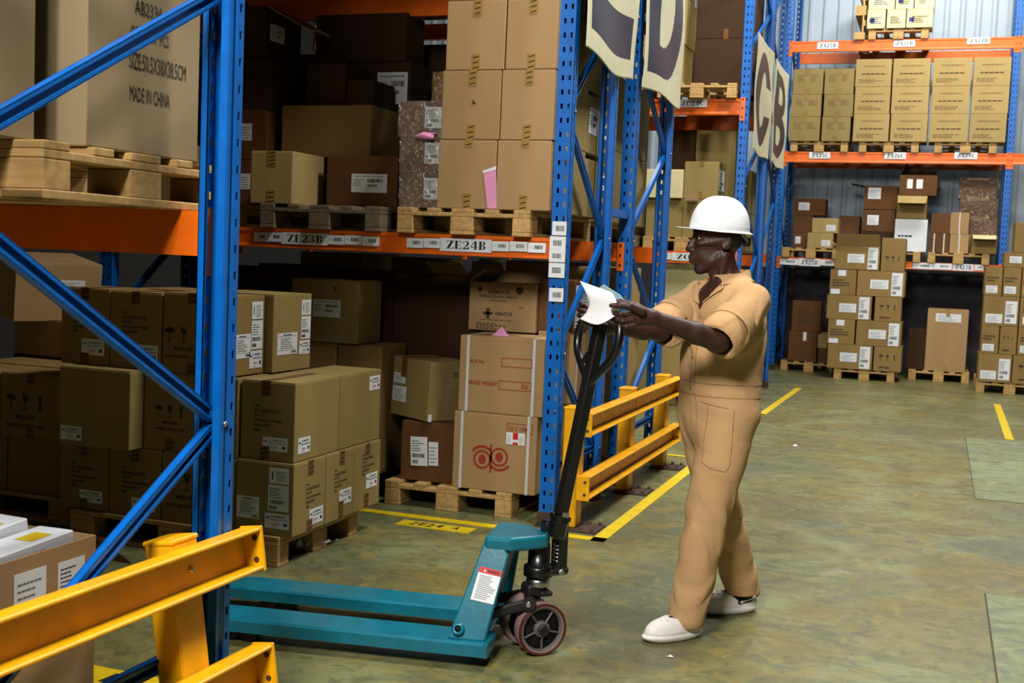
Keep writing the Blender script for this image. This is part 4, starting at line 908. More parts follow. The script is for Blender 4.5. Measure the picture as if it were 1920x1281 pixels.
# near rack, floor level
pallet(-2.48, 2.22, 0, PI/2, 'pallet hidden behind the near barrier')
c = Carton(-2.56, -2.10, 2.02, 2.575, .1445, .70, 'tan', opened=True, dent=.004); c.label('r', .46, .72, .66, .93, 'lines').label('r', .74, .68, .92, .92, 'ship').words('r', 'V 14', .5, .5, .3, .07, 3).lines('r', .3, .22, .25, .08, 2, 1, 3)
c.flap('b', 125, .2, m='dim').done('open carton of white boxes behind the near barrier')  # flap's shaded side put into its dark cardboard
for i, (y, x, z, rz, tl, L, lab) in enumerate(((2.34, -2.175, .655, .04, .03, .36, 'white slim box on top of the open carton, the one nearest its label side'), (2.30, -2.30, .672, -.06, .10, .36, 'white slim box tilted up behind the nearest one in the open carton'), (2.34, -2.44, .645, .03, .02, .38, 'white slim box lying furthest in at the back of the open carton'))):
    b = MB(); b.bbox(-L/2, -.055, 0, L/2, .055, .062, 0, .003); b.flat(rc(.04, -.035, .12, .02), Vector((.0, 0, .0628)), Vector((1, 0, 0)), Vector((0, 1, 0)), 1); textlines(b, Vector((-.08, -.0556, .02)), Vector((1, 0, 0)), Vector((0, 0, 1)), .16, .025, 2, 2, i)
    o = b.build('medicine_box', [M['white'], M['lineyellow'], M['inkgrey']]); o.location = (x, y, z); o.rotation_euler = (0, -tl, PI/2+rz); tag(o, lab, 'box', 'white slim boxes in the open carton')
b = MB(); b.bbox(-2.55, 2.04, .45, -2.11, 2.565, .64, 0, .004); tag(b.build('carton_filling', M['white']), 'layer of white packs filling the open carton under the slim boxes', 'packs')
# plastic wrap left under the aisle pallet
b = MB(); r = random.Random(3); p0, p1 = atZ(556, 1028, .03), atZ(646, 1012, .025)
n_ = 26; m_ = 7; g = []
for i in range(n_+1):
    t = i/n_; c = p0.lerp(p1, t); wd = .05*(1-.55*t) + .018*math.sin(t*19); 
    for j in range(m_+1):
        q = j/m_-.5; g.append(c + Vector((q*.02 + r.uniform(-.004, .004), q*wd*1.6 + r.uniform(-.006, .006), max(.002, (.055*(1-t)+.018)*(1-4*q*q)*(.6+.4*math.sin(t*31+q*9)) - .02 + r.uniform(-.006, .008)))))
b.add(g, [(i*(m_+1)+j, i*(m_+1)+j+1, (i+1)*(m_+1)+j+1, (i+1)*(m_+1)+j) for i in range(n_) for j in range(m_)], 0, True)
tag(b.build('plastic_wrap', film_material('crumpled_film', srgb(190, 194, 188), .42)), 'crumpled clear plastic wrap on the floor under the aisle pallet', 'plastic wrap')
for i, (px, py, s_) in enumerate(((1491, 836, .022), (1257, 1231, .012))):
    p = atZ(px, py, .004); b = MB(); b.add([(-s_, -s_*.6, 0), (s_, -s_*.5, 0), (s_*.8, s_*.7, 0), (-s_*.7, s_*.8, 0), (0, 0, s_*.6)], [(0, 1, 4), (1, 2, 4), (2, 3, 4), (3, 0, 4), (3, 2, 1, 0)])
    o = b.build('paper_scrap', M['paper']); o.location = p; tag(o, ('white scrap of paper on the floor right of the man', 'tiny white scrap on the floor below the front clog')[i], 'paper scrap')
# ================================================================== far racks
# ---- rack behind the far aisle (tags ZC24)
zc = 3.1705; zcp = zc+.1445
pallet(-2.46, 12.5, zc, PI/2+.06, 'pale pallet above the tag ZC24C'); pallet(-3.42, 12.55, zc, PI/2, 'pallet left of the pale one above ZC24C', True)
for i, (z0_, z1_, x1_, m) in enumerate(((zcp+.002, 3.80, -2.69, 'olive'), (3.802, 4.28, -2.68, 'olive'), (4.282, 4.8, -2.70, 'kraft'))):
    q = Carton(-3.35, x1_, 12.45, 12.93, z0_, z1_, m)
    if i == 1: q.label('f', .80, .2, .92, .5, 'lines')
    q.done('olive carton behind the pale pallet, %s of three' % ('lowest', 'middle', 'topmost')[i], group='olive cartons above ZC24C')
for i, (xa, xb, a, c) in enumerate(((-2.68, -2.02, zcp+.02, 3.95), (-2.68, -2.02, 3.952, 4.7))): Carton(xa, xb, 12.95, 13.4, a, c, 'dim').tape('f', 'tape', .05, .0, .1, .5).done('large brown carton behind the askew pallet, %s' % ('lower', 'upper')[i], group='large brown cartons above ZC24C')
pallet(-2.53, 12.62, 1.6205, PI/2, 'pallet above the tag ZC24B behind the helmet'); pallet(-3.4, 12.62, 1.6205, PI/2, 'pallet on the far shelf left of the one behind the helmet', True)
zb = 1.765
Carton(-2.93, -2.545, 12.1, 12.6, zb, 2.165, 'olive').done('olive carton below the cream one, left of the helmet'); Carton(-2.54, -2.14, 12.1, 12.6, zb, 2.165, 'olive').done('olive carton directly behind the helmet')
Carton(-3.02, -2.55, 12.06, 12.5, 2.1665, 2.46, 'cream').done('bright cream carton on the far shelf left of the helmet')
q = K((1283, 303, 1347, 370), 12.1, .4, 'olive', 2.1665); q.tape('f', 'tapey', .05, .05, .08, .5, True, True).label('r', .1, .25, .9, .8, 'ship').done('olive carton with striped tape right above the helmet')
Carton(-2.95, -2.56, 12.65, 13.2, 2.15, 2.93, 'dim').done('tall dim carton in the back of the far shelf, left'); Carton(-2.55, -2.12, 12.65, 13.2, 2.15, 2.93, 'olive').done('tall olive carton in the back of the far shelf, right'); Carton(-2.95, -2.14, 12.65, 13.2, zb, 2.148, 'dim').done('wide dim carton at the back of the far shelf')
Carton(-3.6, -3.1, 12.1, 12.9, zb, 2.5, 'kraft').done('kraft carton in shade on the far shelf behind the rear frame')
b = MB(); b.box(-2.50, 12.03, 2.158, -2.38, 12.09, 2.163); tag(b.build('paper_slip', M['pink']), 'pale pink slip under the striped tape carton by the helmet', 'paper')
for i, (xa, xb, a, c, m) in enumerate(((-2.80, -2.36, .1445, .85, 'pale'), (-3.3, -2.81, .1445, .8, 'olive'), (-2.8, -2.2, .852, 1.49, 'cream'), (-2.35, -2.05, .1445, .85, 'olive'))):
    Carton(xa, xb, 12.1, 12.8, a, c, m).done(('large pale carton on the floor behind the barrier', 'olive carton on the floor beside the large pale one', 'greyish cream carton below the tag ZC24B', 'olive carton on the floor hidden by the man')[i], group='cartons on the floor of the far rack')
pallet(-2.6, 12.6, 0, 0, 'pallet on the floor of the far rack, behind the barrier')
for z0_, z1_, x0_ in ((zb-.14, 2.1, -2.9), (2.102, 2.6, -2.9), (3.18, 3.7, -2.9), (3.702, 4.3, -2.9), (.0, .7, -2.9), (.702, 1.4, -2.9)):
    Carton(x0_, -2.12, 13.75, 14.72, z0_ + (.0 if z0_ != zb-.14 else .04), z1_, 'olive').done('olive carton glimpsed between the far frames, %s' % {zb-.14: 'just above the rear beam', 2.102: 'above head height', 3.18: 'behind banner C', 3.702: 'at the photo top', .0: 'on the floor', .702: 'at waist height'}[z0_], group='olive cartons between the far frames')
# ---- back wall rack
ztop, zmid, zlow = 4.7355, 3.1705, 1.6505
def zpal(l, r, y, z, label, Y=YA-.03, grey=False):
    a, c = atY(l, y, Y).x, atY(r, y, Y).x; return pallet((a+c)/2, Y+.6, z, PI/2, label, grey)
zpal(1480, 1592, 270, zmid, 'leftmost of three pallets on the middle back wall beam'); zpal(1606, 1728, 270, zmid, 'middle of three pallets on the middle back wall beam'); zpal(1745, 1877, 270, zmid, 'rightmost of three pallets on the middle back wall beam')
Yf = YA-.06
G = 'dull olive cartons above ZA25C'
zz = zmid+.1445
R3 = ((213, 262), (168, 211), (113, 166)); CL = (((1480, 1537), (1541, 1594)), ((1484, 1540), (1545, 1600)), ((1488, 1544), (1547, 1602)))
hs = (.345, .315, .36)
for j in range(3):
    for i in range(2):
        l, r = CL[j][i]; xa, xb = atY(l, sum(R3[j])/2, Yf).x, atY(r, sum(R3[j])/2, Yf).x
        q = Carton(xa, xb, Yf, Yf+.5, zz, zz+hs[j]-.002, 'olive'); q.tape('f', 'kraft', .07, .08, .08, .5, True).lines('f', .15, .5, .3, .3, 4, 6, j).lines('f', .58, .5, .3, .3, 4, 6, j+3)
        q.done('dull olive carton above ZA25C, %s row, %s' % (('bottom', 'middle', 'top')[j], ('left', 'right')[i]), group=G)
    zz += hs[j]
G = 'printed tan cartons above ZA26C and ZA27C'
RR = ((208, 262), (156, 206), (101, 154)); CC = (((1600, 1667), (1670, 1739), (1743, 1815), (1818, 1887)), ((1603, 1669), (1672, 1742), (1747, 1818), (1822, 1892)), ((1605, 1672), (1675, 1745), (1750, 1822), (1826, 1896)))
zz = zmid+.1445; hs = (.385, .375, .385)
for j in range(3):
    for i in range(4):
        l, r = CC[j][i]; xa, xb = atY(l, sum(RR[j])/2, Yf).x, atY(r, sum(RR[j])/2, Yf).x
        q = Carton(xa, xb, Yf, Yf+.5, zz, zz+hs[j]-.002, 'pale'); q.lines('f', .22, .72, .6, .07, 1, 6, 3, True).lines('f', .18, .44, .66, .08, 1, 3, 5, True).lines('f', .1, .14, .7, .16, 3, 6, j*4+i)
        q.done('printed tan carton above the middle beam, %s row, %s column' % (('bottom', 'middle', 'top')[j], ('first', 'second', 'third', 'last')[i]), group=G)
    zz += hs[j]
# top level
zpal(1622, 1748, 62, ztop, 'pallet on the top back wall beam under the white cartons')
p = dup(_pal, (0, 0, 0), 0, 'pallet stood on edge beside the white cartons on the top beam'); a = atY(1614, 62, YA).x; p.location = (a-.085, YA+.55, ztop+.4); p.rotation_euler = (PI/2, 0, PI/2)
G = 'white cartons on the top back wall beam'
zz = ztop+.1445
for j, (row, cs) in enumerate((((21, 51), ((1626, 1660), (1663, 1698), (1700, 1749))), ((-12, 19), ((1629, 1678), (1680, 1713), (1716, 1752))))):
    for i, (l, r) in enumerate(cs):
        xa, xb = atY(l, sum(row)/2, Yf).x, atY(r, sum(row)/2, Yf).x; q = Carton(xa, xb, Yf, Yf+.4, zz, zz+.258, 'cream')
        if (i+j) % 2 == 0: q.b.flat(rc(.03, .08, .1, .14), q.face('f')[0], Vector((1, 0, 0)), Vector((0, 0, 1)), 4)
        q.lines('f', .2, .25, .6, .4, 4, (4, 1, 3)[i], i+j*3).done('white carton on the top beam, %s row, %s' % (('lower', 'upper')[j], ('left', 'middle', 'right')[i]), group=G)
    zz += .26
# low level: mixed cartons
zpal(1475, 1565, 475, zlow, 'left pallet on the lowest back wall beam'); zpal(1735, 1860, 482, zlow, 'right pallet on the lowest back wall beam'); zpal(1612, 1728, 478, zlow, 'middle pallet on the lowest back wall beam behind the tall stack')
zq = zlow+.1445; Yg = YA+.0
def stackup(items, z, Y, group=None):
    for (l, t, r, b_, m, lab, fn) in items:
        x0, x1, za_, zb_ = R(l, t, r, b_, Y); h = zb_-za_; q = Carton(x0, x1, Y, Y+.42, z, z+h-.002, m, opened=('open' in lab.split()))
        if fn: fn(q)
        q.done(lab, group=group); z += h
    return z
L1 = lambda q: q.label('f', .2, .3, .55, .65, 'lines')
L2 = lambda q: q.label('f', .55, .15, .9, .55, 'lines')
L3 = lambda q: q.label('f', .15, .3, .5, .75, 'lines')
stackup([(1487, 433, 1515, 462, 'brown', 'brown carton at the lower left on the lowest beam', L3), (1488, 399, 1524, 432, 'brown', 'brown carton in the middle of the left column', None), (1489, 366, 1548, 398, 'brown', 'orange brown carton topping the left column', L3)], zq, Yg+.45)
stackup([(1514, 433, 1562, 462, 'pale', 'pale carton in front on the left pallet', L2), (1523, 404, 1572, 432, 'pale', 'pale carton stacked on the front one', L2)], zq, Yg-.03)
stackup([(1560, 435, 1612, 465, 'dim', 'dark carton low beside the pale pair', None), (1574, 400, 1612, 434, 'brown', 'brown carton right of the pale pair', None)], zq, Yg+.45)
stackup([(1615, 434, 1676, 470, 'dim', 'dim carton hidden behind the tall stack', None), (1617, 392, 1678, 433, 'brown', 'dull brown carton with a square label, lower of two', L3), (1620, 346, 1683, 391, 'brown', 'dull brown carton open with a flap out to the left', lambda q: q.label('f', .12, .45, .5, .92, 'lines').flap('l', 80, .2, m='dim'))], zq, Yg+.25)
stackup([(1677, 411, 1738, 472, 'white', 'white carton with small print on the lowest beam', lambda q: q.lines('f', .1, .45, .7, .1, 1, 1, 3)), (1682, 366, 1738, 410, 'kraft', 'torn kraft carton open above the white one', lambda q: q.flap('f', 120, .22, m='pale').flap('r', 50, .2, m='dim')), (1687, 326, 1757, 365, 'brown', 'brown carton open at the top of the middle column', lambda q: q.label('f', .2, .35, .35, .8, 'blank').label('f', .45, .35, .62, .8, 'blank').flap('l', -25, .2, m='dim').flap('r', -20, .22, m='dim').flap('b', 10, .15, m='dim'))], zq, Yg+.02)
stackup([(1742, 436, 1779, 472, 'brown', 'strapped brown carton, lower left of four', lambda q: q.strap((.25, .75))), (1746, 397, 1781, 435, 'brown', 'plain brown carton, upper left of four', None)], zq, Yg+.1)
stackup([(1781, 438, 1816, 474, 'tan', 'strapped tan carton, lower right of four', lambda q: q.strap((.5,))), (1782, 396, 1817, 437, 'tan', 'strapped tan carton, upper right of four', lambda q: q.strap((.5,)))], zq, Yg+.1)
stackup([(1822, 440, 1868, 476, 'kraft', 'kraft carton open with a bright flap by the right post', lambda q: q.flap('f', 110, .16, m='cream'))], zq, Yg+.0)
zz = zq
for i, (t, b_) in enumerate(((436, 470), (400, 434), (362, 399), (322, 361))):
    x0, x1, za_, zb_ = R(1800, t, 1870, b_, Yg+.5); h = zb_-za_; q = Carton(x0, x1, Yg+.5, Yg+.95, zz, zz+h-.002, 'brown'); q.film('filmb').tape('f', 'tapey', .3, .03, .03, .5, False).done('film wrapped carton by the right post, %s of four' % ('lowest', 'second', 'third', 'topmost')[i], group='film wrapped cartons by the right post'); zz += h
# floor in front of and under the back wall rack
zpal(1473, 1560, 680, 0, 'shaded pallet on the floor at the left of the back wall', YA+.05)
stackup([(1479, 608, 1532, 665, 'brown', 'brown carton on the shaded pallet, lower of two', lambda q: q.label('f', .5, .7, .62, .98, 'blank')), (1486, 550, 1540, 607, 'brown', 'brown carton on the shaded pallet, upper of two', lambda q: q.lines('f', .2, .3, .6, .5, 4, 3, 4))], .1445, YA+.05)
stackup([(1534, 640, 1552, 668, 'brown', 'narrow brown carton right of the shaded pair', None), (1534, 613, 1552, 640, 'pale', 'pale narrow carton right of the shaded pair', None)], .1445, YA+.05)
Ys = 16.75
zpal(1557, 1683, 705, 0, 'pallet under the tall labelled stack by the back wall', Ys+.02)
G = 'cartons of the tall labelled stack'
zz = .1445
SA = lambda q: q.label('f', .28, .3, .66, .66, 'lines').label('f', .72, .05, .95, .95, 'ship')
SB = lambda q: q.signs('f', .5, .6, .9, False, 1).lines('f', .2, .12, .6, .12, 1, 1, 4)
SC_ = lambda q: q.label('f', .3, .75, .6, .98, 'blank').label('f', .05, .03, .4, .22, 'blank').lines('f', .1, .35, .7, .3, 3, 3, 4)
rowsS = (((651, 697), ((1551, 1635, SA), (1638, 1690, SB))), ((603, 650), ((1552, 1602, SC_), (1605, 1690, SA))), ((556, 602), ((1550, 1634, SA), (1640, 1690, SB))), ((507, 555), ((1556, 1605, SC_), (1607, 1697, SA))))
for j, ((t, b_), cs) in enumerate(rowsS):
    h = R(1550, t, 1690, b_, Ys)[3] - R(1550, t, 1690, b_, Ys)[2]
    for i, (l, r, fn) in enumerate(cs):
        x0, x1, _, _ = R(l, t, r, b_, Ys); q = Carton(x0, x1, Ys, Ys+.62, zz, zz+h-.002, 'kraft'); fn(q); q.done('labelled carton of the tall stack, %s layer, %s' % (('bottom', 'second', 'third', 'fourth')[j], ('left', 'right')[i]), group=G)
    zz += h
x0, x1, _, _ = R(1567, 440, 1650, 506, Ys); q = Carton(x0, x1, Ys, Ys+.5, zz, zz+.33, 'kraft', opened=True); q.label('f', .28, .3, .66, .66, 'lines').label('f', .74, .05, .96, .95, 'ship').flap('f', 25, .17, m='kraft').flap('l', 60, .1, m='pale').done('carton open on top of the tall stack', group=G)
x0, x1, _, _ = R(1653, 440, 1698, 506, Ys); q = Carton(x0, x1, Ys, Ys+.5, zz, zz+.45, 'kraft'); q.signs('f', .5, .4, .9, False).done('upright carton with signs on top of the tall stack', group=G)
zpal(1700, 1822, 690, 0, 'pallet under the large amber carton by the back wall', YA-.02)
x0, x1, za_, zb_ = R(1737, 571, 1814, 688, YA-.02); q = Carton(x0, x1, YA-.02, YA+.6, .1445, .1445+zb_-za_, 'tan'); q.label('f', .2, .80, .82, .93, 'lines').tape('f', 'tapey', .05, .1, .1, .5).done('large amber carton with a white label beside the tall stack')
x0, x1, za_, zb_ = R(1702, 612, 1736, 688, YA+.05); Carton(x0, x1, YA+.05, YA+.5, .1445, .1445+zb_-za_, 'dim').done('dim carton between the tall stack and the amber carton')
Yr = 16.25
zpal(1828, 1960, 722, 0, 'pallet at the right edge under the labelled cartons', Yr+.02)
G = 'labelled cartons at the right edge'
zz = .1445
SD = lambda q: q.label('f', .08, .1, .55, .4, 'lines').label('f', .62, .1, .95, .85, 'ship')
SE = lambda q: q.label('f', .1, .1, .75, .35, 'lines').lines('f', .1, .5, .7, .2, 2, 3, 2)
rowsR = (((658, 711), ((1834, 1897, SD), (1899, 1960, SB))), ((604, 657), ((1840, 1873, SE), (1875, 1907, SB), (1909, 1960, SE))), ((547, 603), ((1844, 1911, SD), (1913, 1975, SE))), ((491, 546), ((1847, 1880, SE), (1882, 1915, SE), (1917, 1975, SD))), ((462, 490), ((1884, 1950, L3),)), ((404, 461), ((1904, 1960, L2),)))
for j, ((t, b_), cs) in enumerate(rowsR):
    h = R(1840, t, 1900, b_, Yr)[3] - R(1840, t, 1900, b_, Yr)[2]
    for i, (l, r, fn) in enumerate(cs):
        x0, x1, _, _ = R(l, t, r, b_, Yr); q = Carton(x0, x1, Yr, Yr+.6, zz, zz+h-.002, 'kraft'); fn(q); q.done('labelled carton at the right edge, %s layer, %s' % (('bottom', 'second', 'third', 'fourth', 'fifth', 'topmost')[j], ('first from the left', 'second from the left', 'third from the left')[i]), group=G)
    zz += h
# ---- unseen loads added on the upper levels to keep the bays dark
for (x0_, x1_, ya, yb_, lab) in ((-4.94, -2.02, 6.17, 7.09, 'the bay above the tan carton wall'), (-4.94, -2.01, 1.81, 2.95, 'the bay above the lettered carton')):
    rack_beam(x0_, x1_, ya, 3.30, 3.42, 'front orange beam over ' + lab + ', above the picture')
    rack_beam(x0_, x1_, yb_, 3.30, 3.42, 'rear orange beam over ' + lab + ', above the picture', back=True)
    for i in range(3):
        xc = -2.53 - .93*i; yc = (ya+yb_)/2; w = ('right', 'middle', 'left')[i]
        pallet(xc, yc, 3.4205, PI/2, 'pallet over %s, %s, above the picture' % (lab, w))
        Carton(xc-.41, xc+.41, yc-.58, yc+.58, 3.566, 4.6, 'kraft').done('tall load over %s, %s, above the picture' % (lab, w))
# ================================================================== hand pallet truck
TO = Vector((-1.338, 4.146, 0)); TX = Vector((.987, .162, 0)).normalized(); TY = Vector((-TX.y, TX.x, 0)); TZ = Vector((0, 0, 1))
T0 = thing('pallet_truck', 'teal hand pallet truck with black handle and red rimmed wheels', 'pallet truck', TO)
def tw(x, y, z): return TX*x + TY*y + TZ*z          # truck frame, relative to the truck's origin
def tbox(b, x0, y0, z0, x1, y1, z1, m=0, bev=.004): b.obox(tw((x0+x1)/2, (y0+y1)/2, (z0+z1)/2), TX, TY, TZ, abs(x1-x0), abs(y1-y0), abs(z1-z0), m, bev)
YC = .045
for y0, y1 in ((-.24, -.07), (.155, .325)):
    b = MB(); sec = [(y0, .05), (y0, .092), (y0+.008, .10), (y1-.008, .10), (y1, .092), (y1, .05), (y1-.012, .05), (y1-.012, .085), (y0+.012, .085), (y0+.012, .05)]
    xs = (-.15, -1.25); vs = [tw(x, y, z) for x in xs for y, z in sec]; k = len(sec)
    b.add(vs, [(i, (i+1) % k, (i+1) % k + k, i+k) for i in range(k)]); ym = (y0+y1)/2
    # tapering tip
    tip = [tw(x, ym + (y-ym)*q, .05 + (z-.05)*q2) for x, q, q2 in ((-1.25, 1, 1), (-1.33, .9, .9), (-1.38, .6, .6)) for y, z in sec]
    b.add(tip, [(j*k+i, j*k+(i+1) % k, (j+1)*k+(i+1) % k, (j+1)*k+i) for j in range(2) for i in range(k)]); b.add(tip[-k:], [tuple(range(k))])
    b.add(vs[:k], [(0, 1, 2, 3, 4, 5, 6, 7, 8, 9)])
    tbox(b, -.17, y0+.002, .045, -.148, y1-.002, .098, 0, .004)
    f = b.build('fork', M['teal'], T0)
    r = MB(); tbox(r, -1.12, ym-.045, .052, -.3, ym-.03, .075, 0, .002); tbox(r, -1.12, ym+.03, .052, -.3, ym+.045, .075, 0, .002); r.build('push_rod', M['blackm'], f)
    for x in (-1.16, -1.08):
        r = MB(); r.lathe([(-.04, .0), (-.04, .035), (-.036, .04), (.036, .04), (.04, .035), (.04, 0)], tw(x, ym, .0405), TY, 18); w = r.build('load_roller', M['blackm'], f)
        r = MB(); r.lathe([(-y1+y0+.165, .009), (.085, .009)], tw(x, ym, .0405), TY, 10); r.build('axle', M['steel'], w)
# legs and head of the chassis
legpts = {}
for sgn in (-1, 1):
    yb_, yt = YC + sgn*.255, YC + sgn*.14
    q = [tw(-.305, yb_, .10), tw(-.165, yb_, .10), tw(-.110, yt, .40), tw(-.165, yt, .458), tw(-.205, yt, .444)]
    n0 = (q[1]-q[0]).cross(q[2]-q[0]); q = q[:3] + [p - TY*((p-q[0]).dot(n0)/TY.dot(n0)) for p in q[3:]]
    n = (q[1]-q[0]).cross(q[2]-q[0]).normalized();  n = n if n.dot(TY)*sgn > 0 else -n
    b = MB(); inn = [p - n*.022 for p in q]; k = len(q)
    b.add(q+inn, [tuple(range(k)), tuple(reversed(range(k, 2*k)))] + [(i, i+k, (i+1) % k + k, (i+1) % k) for i in range(k)])
    o = b.build('frame_leg', M['teal'], T0); o.modifiers.new('edge', 'BEVEL').width = .006
    o.modifiers['edge'].segments = 2
    if sgn < 0: legpts = dict(o=q[0].copy(), n=n.copy())
    r = MB(); c = q[0] + (q[1]-q[0])*.24 + (q[2]-q[1])*.11; r.lathe([(-.02, .024), (.012, .024), (.018, .019), (.02, .012), (.012, .0115), (.010, 0)], c, n, 18); bo = r.build('pivot_boss', M['teal'], o)
    r = MB(); r.lathe([(.011, 0), (.016, .011), (.0165, 0)], c, n, 14); r.build('pin', M['black'], bo)
b = MB()
top = [(-.205, YC-.14), (-.205, YC+.14), (-.10, YC+.135), (.0, YC+.05), (.018, YC+.03), (.018, YC-.03), (.0, YC-.05), (-.10, YC-.135)]
k = len(top); vs = [tw(x, y, .405 if x > -.15 else .41) for x, y in top] + [tw(x, y, .458) for x, y in top]
b.add(vs, [tuple(reversed(range(k))), tuple(range(k, 2*k))] + [(i, (i+1) % k, (i+1) % k + k, i+k) for i in range(k)])
o = b.build('frame_head', M['teal'], T0); mod = o.modifiers.new('edge', 'BEVEL'); mod.width = .014; mod.segments = 3
b = MB(); tbox(b, -.29, YC-.22, .07, -.18, YC+.22, .095); b.build('cross_member', M['teal'], T0)
b = MB(); bl = [tw(-.13, YC-.1, .395), tw(-.13, YC+.1, .395), tw(-.21, YC+.17, .1), tw(-.21, YC-.17, .1)]; b.add(bl + [p + TX*.01 for p in bl], [(3, 2, 1, 0), (4, 5, 6, 7), (0, 1, 5, 4), (1, 2, 6, 5), (2, 3, 7, 6), (3, 0, 4, 7)]); b.build('back_plate', M['blackm'], T0)
# warning sticker on the near leg
def leg_at(px, py, off=.0008):
    v = ray(px, py); n = legpts['n']; p0 = TO + legpts['o'] + n*off; t = (p0-CAM).dot(n)/v.dot(n); return CAM + v*t - TO
b = MB(); A, B_, C_, D_ = leg_at(900, 1062), leg_at(942, 1072), leg_at(925, 1134), leg_at(882, 1124)
def bil(u, v): return (A*(1-u)+B_*u)*(1-v) + (D_*(1-u)+C_*u)*v + legpts['n']*.0012
b.add([A, B_, C_, D_] + [bil(0, 0), bil(1, 0), bil(1, 1), bil(0, 1)], [(0, 1, 2, 3), (7, 6, 5, 4), (0, 4, 5, 1), (1, 5, 6, 2), (2, 6, 7, 3), (3, 7, 4, 0)], 0)
n_ = legpts['n']*.0004
b.add([bil(0, 0)+n_, bil(1, 0)+n_, bil(1, .17)+n_, bil(0, .17)+n_], [(0, 1, 2, 3)], 1)
b.add([bil(.22, .13)+n_*2, bil(.31, .13)+n_*2, bil(.265, .03)+n_*2], [(0, 1, 2)], 0)
U_, V_ = (B_-A).normalized(), (A-D_).normalized(); put_text(b, 'WARNING', bil(.38, .13)+n_*2, U_, V_, (B_-A).length*.52, (A-D_).length*.09, 2, .03)
rr = random.Random(4)
for i in range(13):
    v = .24 + i*.055; L = rr.uniform(.45, .85); b.add([bil(.12, v)+n_, bil(.12+L, v)+n_, bil(.12+L, v+.018)+n_, bil(.12, v+.018)+n_], [(0, 1, 2, 3)], 3)
b.build('warning_sticker', [M['white'], M['labelred'], M['ink'], M['inkgrey']], T0)['label'] = 'red and white warning sticker'
# steering: wheels, pump, handle
SA = math.radians(46); SN = Vector((math.sin(SA), -math.cos(SA), 0)); SH = Vector((math.cos(SA), math.sin(SA), 0))
SO = tw(-.034, .062, 0)
for sgn in (1, -1):
    c = SO + SN*(sgn*.062) + TZ*.1; ax = SN*sgn
    b = MB(); b.lathe([(-.026, .083), (-.026, .094), (-.022, .099), (.022, .099), (.026, .095), (.026, .083), (-.026, .083)], c, ax, 40, 0, caps=False); w = b.build('wheel', [M['tread'], M['red'], M['grey'], M['blackm']], T0)
    b = MB(); b.lathe([(.0255, .0992), (.0275, .0978), (.0282, .0935), (.027, .0915), (.024, .091)], c, ax, 40, 0, caps=False); b.lathe([(.02, .1), (.0265, .0992)], c, ax, 40, caps=False); b.build('tyre_edge', M['red'], w)
    b = MB(); b.lathe([(.022, .0915), (.0262, .091), (.0255, .083), (.022, .078), (.010, .076)], c, ax, 40, 0, caps=False); b.lathe([(.008, .0), (.008, .078)], c, ax, 30, 1); b.build('rim', [M['grey'], M['blackm']], w)
    e1 = ax.cross(TZ).normalized(); e2 = ax.cross(e1)
    for q in range(5):
        a = 2*PI*q/5 + .35; d = e1*math.cos(a) + e2*math.sin(a); b = MB(); b.obox(c + d*.052 + ax*.014, d, ax, d.cross(ax), .052, .011, .006, 0, .002); b.build('spoke', M['grey'], w)
    b = MB(); b.lathe([(0, .033), (.022, .031), (.025, .027)], c, ax, 20, 0); b.lathe([(.025, .021), (.031, .020), (.034, .014), (.034, 0)], c, ax, 18, 1); b.build('hub', [M['grey'], M['blackm']], w)
b = MB(); b.obox(SO + TZ*.235, SH, SN, TZ, .085, .075, .05, 0, .01); b.obox(SO + TZ*.17, SH, SN, TZ, .045, .045, .16, 0, .008); b.lathe([(-.09, .012), (.09, .012)], SO + TZ*.1, SN, 12)
b.obox(SO + TZ*.225 + SH*.03, SH, SN, TZ, .05, .11, .02, 0, .006); b.build('axle_yoke', M['blackm'], T0)
PO = SO + TX*.014
b = MB(); b.lathe([(.252, .045), (.27, .047), (.283, .04), (.285, .036)], PO, TZ, 28, 0); b.build('bearing', M['steel'], T0)
b = MB(); b.lathe([(.286, .052), (.29, .057), (.325, .057), (.33, .051), (.331, .043), (.395, .042), (.412, .039), (.42, .030), (.425, .022)], PO, TZ, 32, 0); pump = b.build('pump_cylinder', M['black'], T0)
b = MB(); c = PO + SH*.062 + TZ*.305
b.obox(c, SH, SN, TZ, .11, .07, .032, 0, .008); fl = b.build('pump_foot', M['black'], pump)
b = MB(); b.lathe([(.035, .013), (.044, .013), (.046, .009)], c + SH*.015 - TZ*.002, SN, 6); b.build('bolt', M['steel'], fl)
b = MB(); RC = PO + SH*.083
b.tube([RC + TZ*.315, RC + TZ*.42], .010, 10, 0); b.lathe([(.315, .018), (.335, .018)], RC, TZ, 14); b.build('piston_rod', M['black'], pump)
b = MB(); turns = 5; n = 60
b.tube([RC + SH*(.019*math.cos(2*PI*turns*i/n)) + SN*(.019*math.sin(2*PI*turns*i/n)) + TZ*(.335+.075*i/n) for i in range(n+1)], .0035, 6); b.build('spring', M['steel'], pump)
hb = atY(1046, 992, 4.22) - TO; ht = atY(1127, 606, 4.30) - TO; HD = (ht-hb).normalized()
HN = (SN - HD*SN.dot(HD)).normalized(); HF = HD.cross(HN).normalized()
b = MB()
for sgn in (-1, 1): b.obox(RC + SN*sgn*.026 + TZ*.40 + SH*.005, TZ, SH, SN, .19, .042, .012, 0, .006)
b.obox(hb + HD*.005, HD, HN, HF, .085, .075, .058, 0, .016); b.obox(hb + HD*.045, HD, HN, HF, .02, .066, .062, 0, .004)
b.obox(PO + SH*.04 + TZ*.47, SH, SN, TZ, .06, .055, .06, 0, .01); yoke = b.build('handle_yoke', M['black'], T0)
